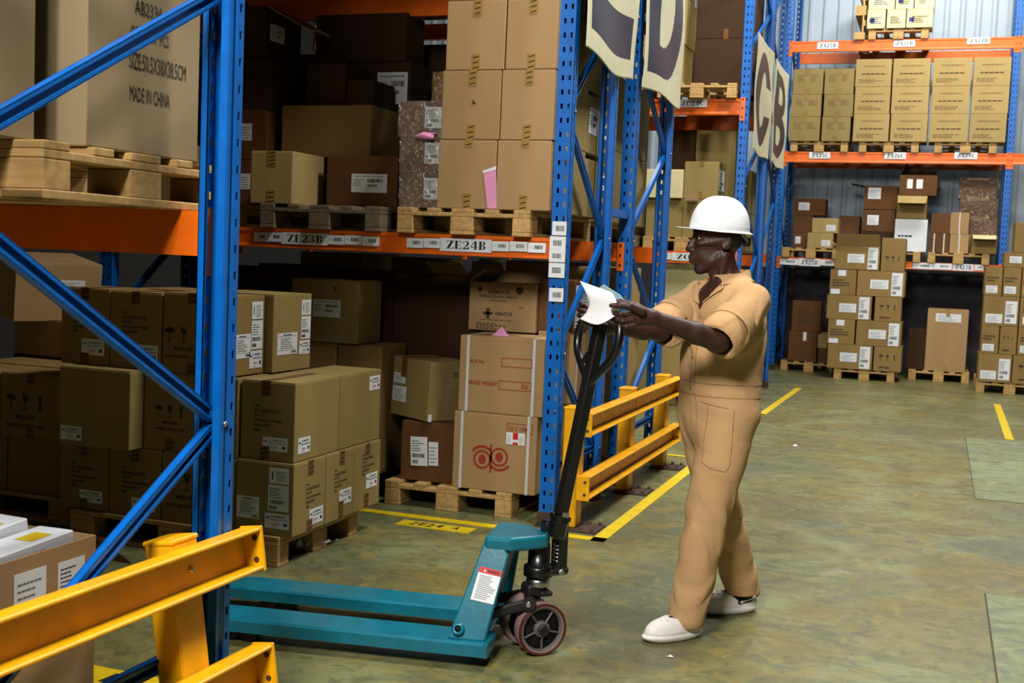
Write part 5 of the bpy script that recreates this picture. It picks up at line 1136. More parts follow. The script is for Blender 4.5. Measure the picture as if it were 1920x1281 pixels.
b = MB(); b.lathe([(-.036, .018), (.034, .018), (.038, .014), (.0382, .011)], RC + TZ*.435, SN, 18, 0); b.lathe([(.0385, .011), (.040, .009)], RC + TZ*.435, SN, 14, 1); b.build('pivot_pin', [M['black'], M['grey']], yoke)
b = MB()
for sgn in (-1, 1): b.obox(hb + HD*.062 + HN*sgn*.034 , HD, HN, HF, .018, .012, .03, 0, .002)
b.build('clamp_bolt', M['steel'], yoke)
b = MB(); b.obox((hb+ht)/2 + HD*.03, HD, HN, HF, (ht-hb).length-.05, .052, .042, 0, .006)
shaft = b.build('handle_shaft', M['black'], T0)
L_ = (ht-hb).length
def hp(s, w): return hb + HD*s + HN*w
for sgn in (-1, 1):
    b = MB(); pts = [(L_-.235, .012), (L_-.21, .03), (L_-.165, .085), (L_-.125, .128), (L_-.085, .148), (L_-.04, .150), (L_+.0, .138), (L_+.025, .11), (L_+.032, .06), (L_+.032, 0)]
    # smooth the loop
    P_ = [Vector(hp(s, sgn*w)) for s, w in pts]; S_ = []
    for i in range(len(P_)-1):
        p0, p1, p2, p3 = P_[max(i-1, 0)], P_[i], P_[i+1], P_[min(i+2, len(P_)-1)]
        for t in (0, .25, .5, .75): S_.append(.5*((2*p1) + (p2-p0)*t + (2*p0-5*p1+4*p2-p3)*t*t + (3*p1-p0-3*p2+p3)*t**3))
    S_.append(P_[-1]); b.tube(S_, .0165, 12); b.build('handle_loop', M['black'], T0)
b = MB(); b.tube([hp(L_-.10, -.02) , hp(L_-.125, -.05), hp(L_-.155, -.07), hp(L_-.175, -.072)], [.008, .009, .009, .007], 8); b.build('control_lever', M['black'], T0)
# lowering linkage beside the wheels
b = MB(); p0, p1 = tw(-.035, -.04, .205), tw(-.235, -.075, .14)
b.bar(p0, p1, .022, .04, 0, TZ, .008); b.lathe([(-.012, .026), (.012, .026)], p0, TY, 18); ln = b.build('lift_link', M['blackm'], T0)
b = MB(); b.lathe([(.0, .012), (.016, .012), (.018, .009)], p0, -TY, 16); b.build('link_pin', M['steel'], ln)
b = MB(); p0, p1 = tw(-.035, .13, .205), tw(-.235, .165, .14); b.bar(p0, p1, .022, .04, 0, TZ, .008); b.lathe([(-.012, .026), (.012, .026)], p0, TY, 18); b.build('lift_link', M['blackm'], T0)
# ================================================================== the man
def surface_nets(D, xs, ys, zs):
    S = D < 0; nx, ny, nz = D.shape
    c = S[:-1, :-1, :-1].astype(np.int8)
    for i, j, k in ((1, 0, 0), (0, 1, 0), (0, 0, 1), (1, 1, 0), (1, 0, 1), (0, 1, 1), (1, 1, 1)): c = c + S[i:nx-1+i, j:ny-1+j, k:nz-1+k]
    I, J, K_ = np.nonzero((c > 0) & (c < 8)); n = len(I)
    idx = -np.ones((nx-1, ny-1, nz-1), np.int32); idx[I, J, K_] = np.arange(n)
    acc = np.zeros((n, 3)); cnt = np.zeros(n); C = (xs, ys, zs)
    corners = [(i, j, k) for i in (0, 1) for j in (0, 1) for k in (0, 1)]
    for a in corners:
        for ax in range(3):
            if a[ax]: continue
            b_ = list(a); b_[ax] = 1
            d0 = D[I+a[0], J+a[1], K_+a[2]]; d1 = D[I+b_[0], J+b_[1], K_+b_[2]]
            m = (d0 < 0) != (d1 < 0); t = np.where(m, d0/np.where(m, d0-d1, 1), 0)
            p = [xs[I+a[0]], ys[J+a[1]], zs[K_+a[2]]]; q = [xs[I+b_[0]], ys[J+b_[1]], zs[K_+b_[2]]]
            for w in range(3): acc[:, w] += np.where(m, p[w] + (q[w]-p[w])*t, 0)
            cnt += m
    V = acc/cnt[:, None]; F = []
    for ax in range(3):
        o1, o2 = (ax+1) % 3, (ax+2) % 3
        sl0 = [slice(None)]*3; sl1 = [slice(None)]*3; sl0[ax] = slice(0, -1); sl1[ax] = slice(1, None)
        for o in (o1, o2): sl0[o] = slice(1, -1); sl1[o] = slice(1, -1)
        A_, B2 = S[tuple(sl0)], S[tuple(sl1)]
        P = np.array(np.nonzero(A_ != B2)).T
        if not len(P): continue
        flip = A_[tuple(P.T)]; g = P.copy(); g[:, o1] += 1; g[:, o2] += 1
        quad = []
        for s1, s2 in ((-1, -1), (0, -1), (0, 0), (-1, 0)):
            q = g.copy(); q[:, o1] += s1; q[:, o2] += s2; quad.append(idx[q[:, 0], q[:, 1], q[:, 2]])
        quad = np.array(quad).T; quad[~flip] = quad[~flip][:, ::-1]; F.append(quad)
    return V, np.concatenate(F)
class SDF:
    def __init__(s, xs, ys, zs):
        s.xs, s.ys, s.zs = [np.asarray(a, np.float32) for a in (xs, ys, zs)]; s.D = np.full((len(xs), len(ys), len(zs)), .2, np.float32)
    def sl(s, lo, hi):
        r = []
        for a, l, h in zip((s.xs, s.ys, s.zs), lo, hi):
            i, j = np.searchsorted(a, l), np.searchsorted(a, h); r.append(slice(int(i), int(j)))
        sl = tuple(r); X, Y, Z = np.meshgrid(s.xs[sl[0]], s.ys[sl[1]], s.zs[sl[2]], indexing='ij', sparse=True); return sl, X, Y, Z
    def put(s, sl, d, k, op):
        a = s.D[sl]
        if a.size == 0: return
        if op == 'cut': a, d, sg = -a, d, -1
        else: sg = 1
        if k > 0:
            h = np.clip(.5+.5*(d-a)/k, 0, 1); r = d*(1-h) + a*h - k*h*(1-h)
        else: r = np.minimum(a, d)
        s.D[sl] = sg*r
    def cap(s, p0, r0, p1, r1, k=.01, op='add', sq=None):
        p0, p1 = np.array(p0, float), np.array(p1, float); R_ = max(r0, r1)+.05+k
        sl, X, Y, Z = s.sl(np.minimum(p0, p1)-R_, np.maximum(p0, p1)+R_); v = p1-p0; L = float(v@v) or 1e-9
        h = np.clip(((X-p0[0])*v[0] + (Y-p0[1])*v[1] + (Z-p0[2])*v[2])/L, 0, 1)
        s.put(sl, np.sqrt((X-p0[0]-v[0]*h)**2 + (Y-p0[1]-v[1]*h)**2 + (Z-p0[2]-v[2]*h)**2) - (r0+(r1-r0)*h), k, op)
    def ell(s, c, axes, r, k=.01, op='add'):
        c = np.array(c, float); R_ = max(r)+.05+k; sl, X, Y, Z = s.sl(c-R_, c+R_)
        q = [((X-c[0])*a[0] + (Y-c[1])*a[1] + (Z-c[2])*a[2]) for a in axes]
        k0 = np.sqrt(sum((u/w)**2 for u, w in zip(q, r))); k1 = np.sqrt(sum((u/w**2)**2 for u, w in zip(q, r)))+1e-9
        s.put(sl, k0*(k0-1)/k1, k, op)
    def mesh(s): return surface_nets(s.D, s.xs, s.ys, s.zs)
def np_obj(name, V, F, mats, parent=None, origin=(0, 0, 0), mi=None, smooth_it=2):
    if smooth_it:
        n = len(V)
        for it in range(smooth_it):
            acc = np.zeros_like(V); cnt = np.zeros(n)
            for a, b_ in ((0, 1), (1, 2), (2, 3), (3, 0)):
                np.add.at(acc, F[:, a], V[F[:, b_]]); np.add.at(acc, F[:, b_], V[F[:, a]]); np.add.at(cnt, F[:, a], 1); np.add.at(cnt, F[:, b_], 1)
            V = V*.5 + .5*acc/cnt[:, None]
    me = bpy.data.meshes.new(name); o0 = np.array(origin)
    me.vertices.add(len(V)); me.vertices.foreach_set('co', (V-o0).ravel()); me.loops.add(F.size); me.loops.foreach_set('vertex_index', F.ravel().astype(np.int32))
    me.polygons.add(len(F)); me.polygons.foreach_set('loop_start', np.arange(0, F.size, 4, dtype=np.int32)); me.polygons.foreach_set('loop_total', np.full(len(F), 4, np.int32))
    for q in (mats if isinstance(mats, (list, tuple)) else [mats]): me.materials.append(q)
    if mi is not None: me.polygons.foreach_set('material_index', mi.astype(np.int32))
    me.update(calc_edges=True); me.validate()
    me.polygons.foreach_set('use_smooth', np.ones(len(me.polygons), bool))
    o = bpy.data.objects.new(name, me); COL.objects.link(o)
    if parent: o.parent = parent
    return o
M['skin'] = mat('dark_brown_skin', srgb(60, 35, 28), 0.5, noise=.12, nscale=22, bump=.04, bscale=160, spec=.42)
M['stubble'] = mat('black_hair', srgb(18, 13, 12), 0.8)
M['palm'] = mat('paler_palm_skin', srgb(120, 78, 62), 0.5)
M['cloth'] = mat('tan_coverall_cotton', srgb(196, 156, 112), 0.85, noise=.05, nscale=9, bump=.35, bscale=24, spec=.2)
M['clothseam'] = mat('tan_coverall_stitching', srgb(158, 118, 78), 0.9)
M['sock'] = mat('black_sock', srgb(20, 20, 22), .9)
PO_ = Vector((-.82, 4.80, 0)); npv = lambda v: np.array(tuple(v))
F_ = Vector((-.68, -.73, 0)).normalized(); L__ = Vector((-F_.y, F_.x, 0)); Z_ = Vector((0, 0, 1))
def tp(f, l, z, c=(-.81, 4.785)): return Vector((c[0], c[1], z)) + F_*f + L__*l
TA = [npv(F_), npv(L__), npv(Z_)]
SL = Vector((-.682, 4.660, 1.372)); EL = atY(1347, 640, 4.43); WL = atY(1222, 595, 4.27)
SR = Vector((-.93, 4.88, 1.375)); ER = atY(1238, 620, 4.63); WR = atY(1140, 612, 4.38)
HIPL, HIPR = tp(0, .088, .90), tp(0, -.088, .90)
KNL, KNR = Vector((-.815, 4.655, .50)), Vector((-.815, 4.905, .50))
ANL, ANR = Vector((-.868, 4.622, .085)), Vector((-.712, 5.075, .085))
TOEL, HEELL = Vector((-.992, 4.487, 0)), Vector((-.828, 4.672, 0))
TOER, HEELR = Vector((-.885, 4.965, 0)), Vector((-.668, 5.125, 0))
HC = atY(1345, 452, 4.775)
HF_ = Vector((-.955, -.295, -.05)).normalized(); HL_ = Z_.cross(HF_).normalized(); HU_ = HF_.cross(HL_)
HA = [npv(HF_), npv(HL_), npv(HU_)]
def hd(f, l, u): return HC + HF_*f + HL_*l + HU_*u
NB = tp(-.015, 0, 1.415)
# ---- body: one continuous surface
xs = np.arange(-1.34, -.55, .0028); ys = np.arange(4.08, 5.20, .0030)
zs = np.concatenate([np.arange(-.01, 1.16, .008), np.arange(1.16, 1.40, .0028), np.arange(1.40, 1.48, .003), np.arange(1.48, 1.745, .0022)])
B = SDF(xs, ys, zs)
B.ell(hd(-.012, 0, .035), HA, (.100, .076, .100), 0)
B.ell(hd(.035, 0, -.042), HA, (.068, .054, .080), .02)
B.ell(hd(.016, 0, -.068), HA, (.070, .049, .050), .02)
B.cap(hd(.072, -.008, -.113), .021, hd(.072, .008, -.113), .021, .018)
for sg in (-1, 1):
    B.cap(hd(-.002, sg*.044, -.066), .017, hd(.062, sg*.015, -.110), .018, .015)
    B.cap(hd(.084, sg*.010, .038), .013, hd(.066, sg*.046, .034), .011, .012)
    B.ell(hd(.060, sg*.043, -.010), HA, (.030, .021, .016), .016)
    B.cap(hd(.030, sg*.056, -.008), .012, hd(-.01, sg*.064, .0), .010, .014)
    B.ell(hd(.045, sg*.060, -.045), HA, (.028, .006, .020), .02, 'cut')
    B.ell(hd(.098, sg*.033, .012), HA, (.018, .019, .014), .010, 'cut')
    B.cap(hd(.083, sg*.020, .021), .0055, hd(.076, sg*.046, .019), .005, .004)      # upper lid
    B.cap(hd(.082, sg*.022, .004), .004, hd(.076, sg*.044, .004), .004, .004)        # lower lid
    B.ell(hd(.103, sg*.0150, -.036), HA, (.014, .011, .0105), .006)
    B.ell(hd(.108, sg*.009, -.046), HA, (.006, .004, .004), .003, 'cut')
    B.ell(hd(-.026, sg*.074, -.002), [npv((HF_*.95 - HL_*sg*.32).normalized()), npv((HL_*.95 + HF_*sg*.32).normalized()), npv(HU_)], (.022, .009, .035), .006)
    B.cap(hd(-.018, sg*.076, -.028), .009, hd(-.014, sg*.072, -.022), .009, .006)
    B.ell(hd(-.024, sg*.086, .002), HA, (.010, .006, .017), .003, 'cut')
B.cap(hd(.090, 0, .020), .0085, hd(.112, 0, -.026), .0135, .010); B.ell(hd(.1155, 0, -.032), HA, (.0125, .013, .011), .006)
B.ell(hd(.088, 0, -.066), HA, (.026, .030, .024), .012)
B.cap(hd(.1075, -.014, -.063), .0085, hd(.1075, .014, -.063), .0085, .006); B.cap(hd(.1045, -.013, -.079), .0095, hd(.1045, .013, -.079), .0095, .006)
B.cap(hd(.116, -.024, -.0715), .0022, hd(.116, .024, -.0715), .0022, .004, 'cut')
B.cap(hd(-.020, 0, -.075), .050, NB, .056, .025)
B.cap(hd(.018, .0, -.085), .022, tp(.050, .0, 1.40), .018, .02)
for sg in (-1, 1): B.cap(hd(-.03, sg*.05, -.05), .012, tp(.055, sg*.015, 1.405), .011, .014)
B.ell(tp(0, 0, 1.27), TA, (.118, .165, .17), .03); B.ell(tp(0, 0, 1.05), TA, (.11, .14, .2), .04); B.ell(tp(0, 0, .92), TA, (.115, .155, .12), .04)
B.cap(NB, .055, SL, .05, .03); B.cap(NB, .055, SR, .05, .03)
B.ell(tp(.04, 0, 1.35), TA, (.075, .12, .075), .03)
for S_, E_, W_ in ((SL, EL, WL), (SR, ER, WR)):
    B.cap(S_, .052, E_, .041, .02); B.cap(E_, .041, E_.lerp(W_, .35), .041, .012); B.cap(E_.lerp(W_, .35), .041, W_, .026, .015)
for H_, K2, A2, T2, Q2 in ((HIPL, KNL, ANL, TOEL, HEELL), (HIPR, KNR, ANR, TOER, HEELR)):
    B.cap(H_, .078, K2, .05, .03); B.cap(K2, .05, A2, .034, .02); B.cap(A2, .036, T2*.75 + Q2*.25 + Vector((0, 0, .042)), .026, .02); B.cap(A2, .035, Q2*.88 + T2*.12 + Vector((0, 0, .04)), .028, .02)
P3 = lambda x, y, Y: atY(x, y, Y)
def chain(pts, rs, k=.005):
    for (a, b_), (r0, r1) in zip(zip(pts, pts[1:]), zip(rs, rs[1:])): B.cap(a, r0, b_, r1, k)
# left hand (near): thumb on the sheet, fingers closed below its corner
B.cap(WL, .026, P3(1192, 581, 4.232), .025, .015); B.cap(WL, .025, P3(1192, 602, 4.225), .022, .015); B.cap(P3(1192, 581, 4.232), .024, P3(1192, 602, 4.225), .021, .012)
chain([P3(1203, 584, 4.205), P3(1181, 574, 4.178), P3(1163, 573, 4.166), P3(1146, 573, 4.163)], [.017, .0135, .0115, .0088])
chain([P3(1188, 572, 4.222), P3(1166, 566, 4.222), P3(1152, 566, 4.216), P3(1140, 571, 4.21)], [.013, .0105, .0095, .008])
chain([P3(1186, 588, 4.206), P3(1164, 589, 4.186), P3(1153, 588, 4.194), P3(1150, 583, 4.206)], [.0125, .0108, .0098, .0085])
chain([P3(1187, 600, 4.204), P3(1168, 602, 4.184), P3(1158, 599, 4.192), P3(1156, 593, 4.205)], [.012, .0104, .0094, .008])
chain([P3(1190, 610, 4.208), P3(1175, 613, 4.192), P3(1166, 610, 4.196), P3(1163, 604, 4.206)], [.0108, .0092, .0083, .0075])
# right hand (far), behind the left edge of the sheet
B.cap(WR, .025, P3(1112, 590, 4.322), .023, .015); B.cap(WR, .024, P3(1112, 604, 4.32), .02, .015)
chain([P3(1118, 592, 4.31), P3(1108, 590, 4.275), P3(1100, 588, 4.245), P3(1096, 583, 4.228)], [.016, .0125, .011, .009])
chain([P3(1108, 582, 4.315), P3(1093, 573, 4.30), P3(1089, 570, 4.278), P3(1093, 571, 4.262)], [.012, .0102, .0094, .008])
chain([P3(1104, 588, 4.31), P3(1089, 583, 4.292), P3(1086, 580, 4.272), P3(1091, 581, 4.257)], [.012, .0104, .0095, .0082])
chain([P3(1104, 596, 4.31), P3(1090, 593, 4.292), P3(1086, 591, 4.272), P3(1091, 591, 4.256)], [.0116, .010, .009, .008])
chain([P3(1106, 605, 4.31), P3(1094, 603, 4.295), P3(1090, 601, 4.28), P3(1093, 600, 4.266)], [.0105, .009, .008, .0072])
V, Fq = B.mesh(); ce = V[Fq].mean(1); mi = np.zeros(len(Fq), int)
rel = ce - npv(HC); cf, cl, cu = rel@HA[0], rel@HA[1], rel@HA[2]
beard = (cf > .066) & (cu < -.094) & (cu > -.14) & (np.abs(cl) < .026); must = (cf > .098) & (cu < -.050) & (cu > -.0585) & (np.abs(cl) < .030)
hair = (cu > -.028) & (cf < -.046 + .2*np.clip(cu, 0, .05)) & (cu < .2); side = (cu > .035) & (cf < .045) & (np.abs(cl) > .05); brow = (cf > .058) & (cu > .0385) & (cu < .0475) & (np.abs(cl) > .012) & (np.abs(cl) < .048)
mi[beard | must | hair | side | brow] = 1
mi[ce[:, 2] < .2] = 2
man = np_obj('person', V, Fq, [M['skin'], M['stubble'], M['sock']], None, PO_, mi, 2); man.location = PO_
tag(man, 'man in tan coveralls and white hard hat stepping forward while holding a paper sheet', 'person')
for sg in (-1, 1):
    b = MB(); c = hd(.0705, sg*.032, .0115) - PO_; b.lathe([(-.0125, 0)] + [(.0125*math.sin(a), .0125*math.cos(a)) for a in [(-PI/2 + PI*i/10) for i in range(1, 10)]] + [(.0125, 0)], c, HF_, 16, 0)
    b.lathe([(.0105, .006), (.0128, .0052), (.0134, 0)], c, (HF_ + HL_*sg*.1).normalized(), 14, 1); b.build('eye', [mat('eye_white', srgb(196, 180, 160), .3), M['black']], man)
# ---- coverall
xs = np.arange(-1.16, -.48, .0045); ys = np.arange(4.33, 5.26, .0045); zs = np.arange(.03, 1.49, .0045)
C = SDF(xs, ys, zs)
C.ell(tp(0, 0, 1.24), TA, (.148, .188, .24), 0); C.ell(tp(.005, 0, 1.04), TA, (.150, .185, .22), .05); C.ell(tp(.0, 0, .90), TA, (.140, .172, .18), .05)
C.cap(NB + Z_*-.02, .072, SL + Z_*-.012, .058, .035); C.cap(NB + Z_*-.02, .072, SR + Z_*-.012, .058, .035); C.cap(NB + Z_*-.03, .07, NB + Z_*.045 - F_*.022, .066, .03)
slv = {}
for nm, S_, E_, q in (('l', SL, EL, .87), ('r', SR, ER, .88)):
    e = S_.lerp(E_, q); slv[nm] = e; C.cap(S_ + Z_*-.012, .064, e, .083, .04)
for H_, K2, A2, r in ((HIPL, KNL, ANL, 1.0), (HIPR, KNR, ANR, 1.0)):
    C.cap(H_ + Z_*.0 + F_*.012, .104, H_.lerp(K2, .5) + F_*.006, .098, .05); C.cap(H_.lerp(K2, .5) + F_*.006, .098, K2, .088, .03); C.cap(K2, .088, K2.lerp(A2, .6), .080, .012); C.cap(K2.lerp(A2, .6), .080, A2 + Z_*.0, .073, .008)
# folds
X, Y, Zg = np.meshgrid(C.xs, C.ys, C.zs, indexing='ij', sparse=True)
ff = (X+.81)*F_.x + (Y-4.785)*F_.y; ll = (X+.81)*L__.x + (Y-4.785)*L__.y
def bump(z, c, w): return np.exp(-((z-c)/w)**2)
ang = np.arctan2(ll, ff)
def fold_(f, l, z, kf, kl, kz, wf, wl, wz, w, sharp=1.6):
    q = np.sin(f*kf + l*kl + z*kz + w*np.sin(f*wf + l*wl + z*wz)); return np.sign(q)*np.abs(q)**(1/sharp)*-1
fold = .009*fold_(ff, ll, Zg, 10, 34, 6, 9, 8, 9, 1.8)*bump(Zg, 1.10, .12) + .008*fold_(ff, ll, Zg, 30, 22, 34, 14, 25, 9, 1.5)*bump(Zg, 1.25, .11)
fold = fold + .004*fold_(ff, ll, Zg, 40, 34, 40, 18, 21, 8, 2.0)*bump(Zg, .20, .07) + .006*fold_(ff, ll, Zg, -30, 18, 30, 17, 24, 9, 1.9)*bump(Zg, .46, .17)
fold = fold + .005*fold_(ff, ll, Zg, 30, 22, -20, 12, 19, 8, 1.8)*bump(Zg, .80, .12) - .004*bump(Zg, 1.0, .03)
C.D += fold.astype(np.float32)*np.float32(1.0)
# openings: neck with V, sleeves, hems
C.cap(NB + Z_*-.015, .062, NB + HU_*.12 + Vector((0, 0, .0)), .075, .006, 'cut')
for i in range(7):
    t = i/6; C.ell(tp(.10 + .055*t, .0, 1.425 - .125*t), TA, (.075, .058*(1-t)+.006, .03), .004, 'cut')
for nm, S_, E_, W_ in (('l', SL, EL, WL), ('r', SR, ER, WR)):
    e = slv[nm]; d = (E_-S_).normalized(); C.cap(e - d*.06, .052, e + d*.22, .074, .003, 'cut')
    sl, X2, Y2, Z2 = C.sl(npv(e)-.17, npv(e)+.17); pl = -((X2-e.x)*d.x + (Y2-e.y)*d.y + (Z2-e.z)*d.z) + .045
    rad = np.sqrt((X2-e.x)**2 + (Y2-e.y)**2 + (Z2-e.z)**2) - .135
    C.put(sl, np.maximum(pl, rad), .003, 'cut')
for A2 in (ANL, ANR):
    C.cap(A2 + Z_*-.1, .058, A2 + Z_*.06, .056, .003, 'cut')
sl, X2, Y2, Z2 = C.sl((-2, 0, -1), (2, 9, .12)); hemz = .045 + .045*np.clip((Y2-4.72)/.3, 0, 1)
C.put(sl, (Z2 - hemz) + 0*X2, .003, 'cut')
V, Fq = C.mesh()
cov = np_obj('coverall', V, Fq, [M['cloth'], M['clothseam']], man, PO_, None, 2)
def on_cloth(p, out, far=.4):
    # project a point onto the coverall from outside along -out
    me = cov.data
    hit = cov_bvh.ray_cast(Vector(p)-PO_+Vector(out)*far, -Vector(out)); return (hit[0], hit[1]) if hit[0] is not None else (Vector(p)-PO_, Vector(out))
from mathutils.bvhtree import BVHTree
cov_bvh = BVHTree.FromPolygons([tuple(v) for v in (V-npv(PO_))], [tuple(int(i) for i in f) for f in Fq])
def seam(pts, r=.0017, name='seam', closed=False):
    b = MB(); q = []
    for p, out in pts:
        h, n = on_cloth(p, out); q.append(h + n*.0006)
    b.tube(q, r, 5); return b.build(name, M['clothseam'], cov)
ring_ = lambda z, a0, a1, n=30: [(tp(0, 0, z), (F_*math.cos(a) + L__*math.sin(a))) for a in [a0 + (a1-a0)*i/n for i in range(n+1)]]
seam(ring_(1.028, -1.9, 2.9)); seam(ring_(.978, -1.9, 2.9))
seam([(tp(.0, -.005 + .012*t, 1.30 - .45*t), F_) for t in [i/16 for i in range(17)]])
seam([(tp(.0, .03 + .012*t, 1.27 - .45*t), F_) for t in [i/16 for i in range(17)]])
o_ = (F_*.62 + L__*.78).normalized()
seam([(tp(.0, .02, .955-.002*i), (F_*(.9-.055*i) + L__*(.25+.05*i)).normalized()) for i in range(10)])
pk = [(.35, .95), (.30, .80), (.33, .72), (.55, .70), (.95, .69), (1.05, .72), (1.1, .93)]
pk = [(pk[i][0]*(1-t) + pk[i+1][0]*t, pk[i][1]*(1-t) + pk[i+1][1]*t) for i in range(len(pk)-1) for t in (0, .2, .4, .6, .8)] + [pk[-1]]
seam([(tp(.0, .05, z), (F_*math.cos(a) + L__*math.sin(a))) for a, z in pk], .0016, 'pocket_seam')
for z in (1.13, 1.005):
    b = MB(); h, n = on_cloth(tp(0, .014, z), F_); b.lathe([(0, .0075), (.003, .0075), (.0035, .0055)], h, n, 14); b.build('button', M['clothseam'], cov)
# turned sleeve hems
for nm, S_, E_ in (('l', SL, EL), ('r', SR, ER)):
    e = slv[nm] - PO_; d = (E_-S_).normalized(); b = MB()
    b.lathe([(-.075, .0845), (-.05, .0860), (-.0485, .0852), (-.02, .0868), (-.016, .0858), (-.0155, .083), (-.03, .081), (-.075, .076), (-.075, .0845)], e - d*.03, d, 40, 0, caps=False)
    b.build('sleeve_hem', M['cloth'], cov)
# collar with lapels
def drop(p, d, off):
    # nearest cloth hit from outside along d, lifted off the cloth
    p = Vector(p) - PO_; d = Vector(d); h = cov_bvh.ray_cast(p - d*.25, d)
    if h[0] is None: h = cov_bvh.find_nearest(p)
    n = h[1] if h[1].dot(d) < 0 else -h[1]; return h[0] + n*off
CN = tp(-.008, 0, 0); V0 = tp(.13, 0, 1.318)
for sg in (-1, 1):
    rows = []
    f0 = .62
    for i in range(27):
        t = i/26
        if t < .42:
            q = t/.42; neck = CN + F_*(.068*math.cos(f0)) + L__*(sg*.068*math.sin(f0)) + Z_*1.436
            a = V0.lerp(neck, q); a_in = drop(a + L__*sg*.004, -F_, .005) if q < .75 else (neck - PO_).lerp(drop(V0.lerp(neck, .75), -F_, .005), (1-q)/.25)
            w = .004 + .062*min(1, q*1.35)*(1 if q < .80 else .72); a_out = drop(a + L__*sg*w, -F_, .006 + .004*q)
        else:
            q = (t-.42)/.58; an = f0 + q*(PI-f0); dr = F_*math.cos(an) + L__*sg*math.sin(an)
            zc = 1.436 + .034*q; a_in = CN + dr*.068 + Z_*zc - PO_
            a_out = drop(CN + dr*(.118 - .012*q) + Z_*1.44, Vector((0, 0, -1)), .008)
            if a_out.z > a_in.z - .015: a_out.z = a_in.z - .015
        mid = a_in.lerp(a_out, .45) + (Z_*.009 + (a_out-a_in).normalized()*.002)
        rows.append((a_in, mid, a_out))
    b = MB(); q2 = [p for r_ in rows for p in r_]
    b.add(q2, [(3*i+j, 3*(i+1)+j, 3*(i+1)+j+1, 3*i+j+1) for i in range(26) for j in range(2)], 0, True)
    o = b.build('collar', M['cloth'], cov); o.modifiers.new('round', 'SUBSURF').render_levels = 1; sm = o.modifiers.new('cloth', 'SOLIDIFY'); sm.thickness = .0045; sm.offset = 0
b = MB(); b.flat([(-.018, 0), (.018, 0), (.003, -.05), (-.003, -.05)], tp(.113, .0, 1.352) - PO_, L__, (Z_ + F_*.02).normalized()); b.build('undershirt', M['paper'], man)
# ---- hard hat
TLT = math.radians(-4.5); HHF = (HF_*math.cos(TLT) - Z_*math.sin(TLT)); HHF.normalize(); HHL = HL_; HHU = HHF.cross(HHL).normalized()
hc = atY(1347, 433, 4.775) - PO_
def hh(f, l, u): return hc + HHF*f + HHL*l + HHU*u
b = MB(); n, mrow = 48, 14; vs = []
for j in range(mrow+1):
    th = (PI/2)*j/mrow
    for i in range(n):
        a = 2*PI*i/n; c, s_ = math.cos(a), math.sin(a); k = math.cos(th)**.82; zz = .137*math.sin(th)**.92
        ridge = .0035*max(0, math.cos(3*(a)))*math.sin(th)*0 + .004*math.exp(-((s_*k)/.16)**2)*math.sin(th*1.0)
        vs.append(hh(.122*c*k - .004, .101*s_*k, zz + ridge))
b.add(vs, [(j*n+i, j*n+(i+1) % n, (j+1)*n+(i+1) % n, (j+1)*n+i) for j in range(mrow) for i in range(n)], 0, True)
hat = b.build('hard_hat', M['helmet'], man); sm = hat.modifiers.new('shell', 'SOLIDIFY'); sm.thickness = .003; sm.offset = -1
b = MB(); vs = []
for i in range(n):
    a = 2*PI*i/n; c, s_ = math.cos(a), math.sin(a); fr = max(0, c)**1.5
    for q in (0, .5, 1): vs.append(hh((.122 + q*(.014 + .040*fr))*c - .004, (.101 + q*.014)*s_, -.001 - .008*q*(1-fr) + .004*fr*q))
b.add(vs, [(3*i+j, 3*((i+1) % n)+j, 3*((i+1) % n)+j+1, 3*i+j+1) for i in range(n) for j in range(2)], 0, True)
o = b.build('brim', M['helmet'], hat); sm = o.modifiers.new('shell', 'SOLIDIFY'); sm.thickness = .003
b = MB(); b.tube([hh(-.08, .075, -.002), hh(-.10, .055, -.02), hh(-.115, .03, -.034), hh(-.119, 0, -.038), hh(-.115, -.03, -.034), hh(-.10, -.055, -.02), hh(-.08, -.075, -.002)], .007, 8); b.build('headband', M['inkgrey'], hat)
b = MB(); b.lathe([(-.012, .017), (.012, .019), (.016, .015)], hh(-.116, 0, -.038), -HHF, 16); b.build('ratchet_knob', M['blackm'], hat)
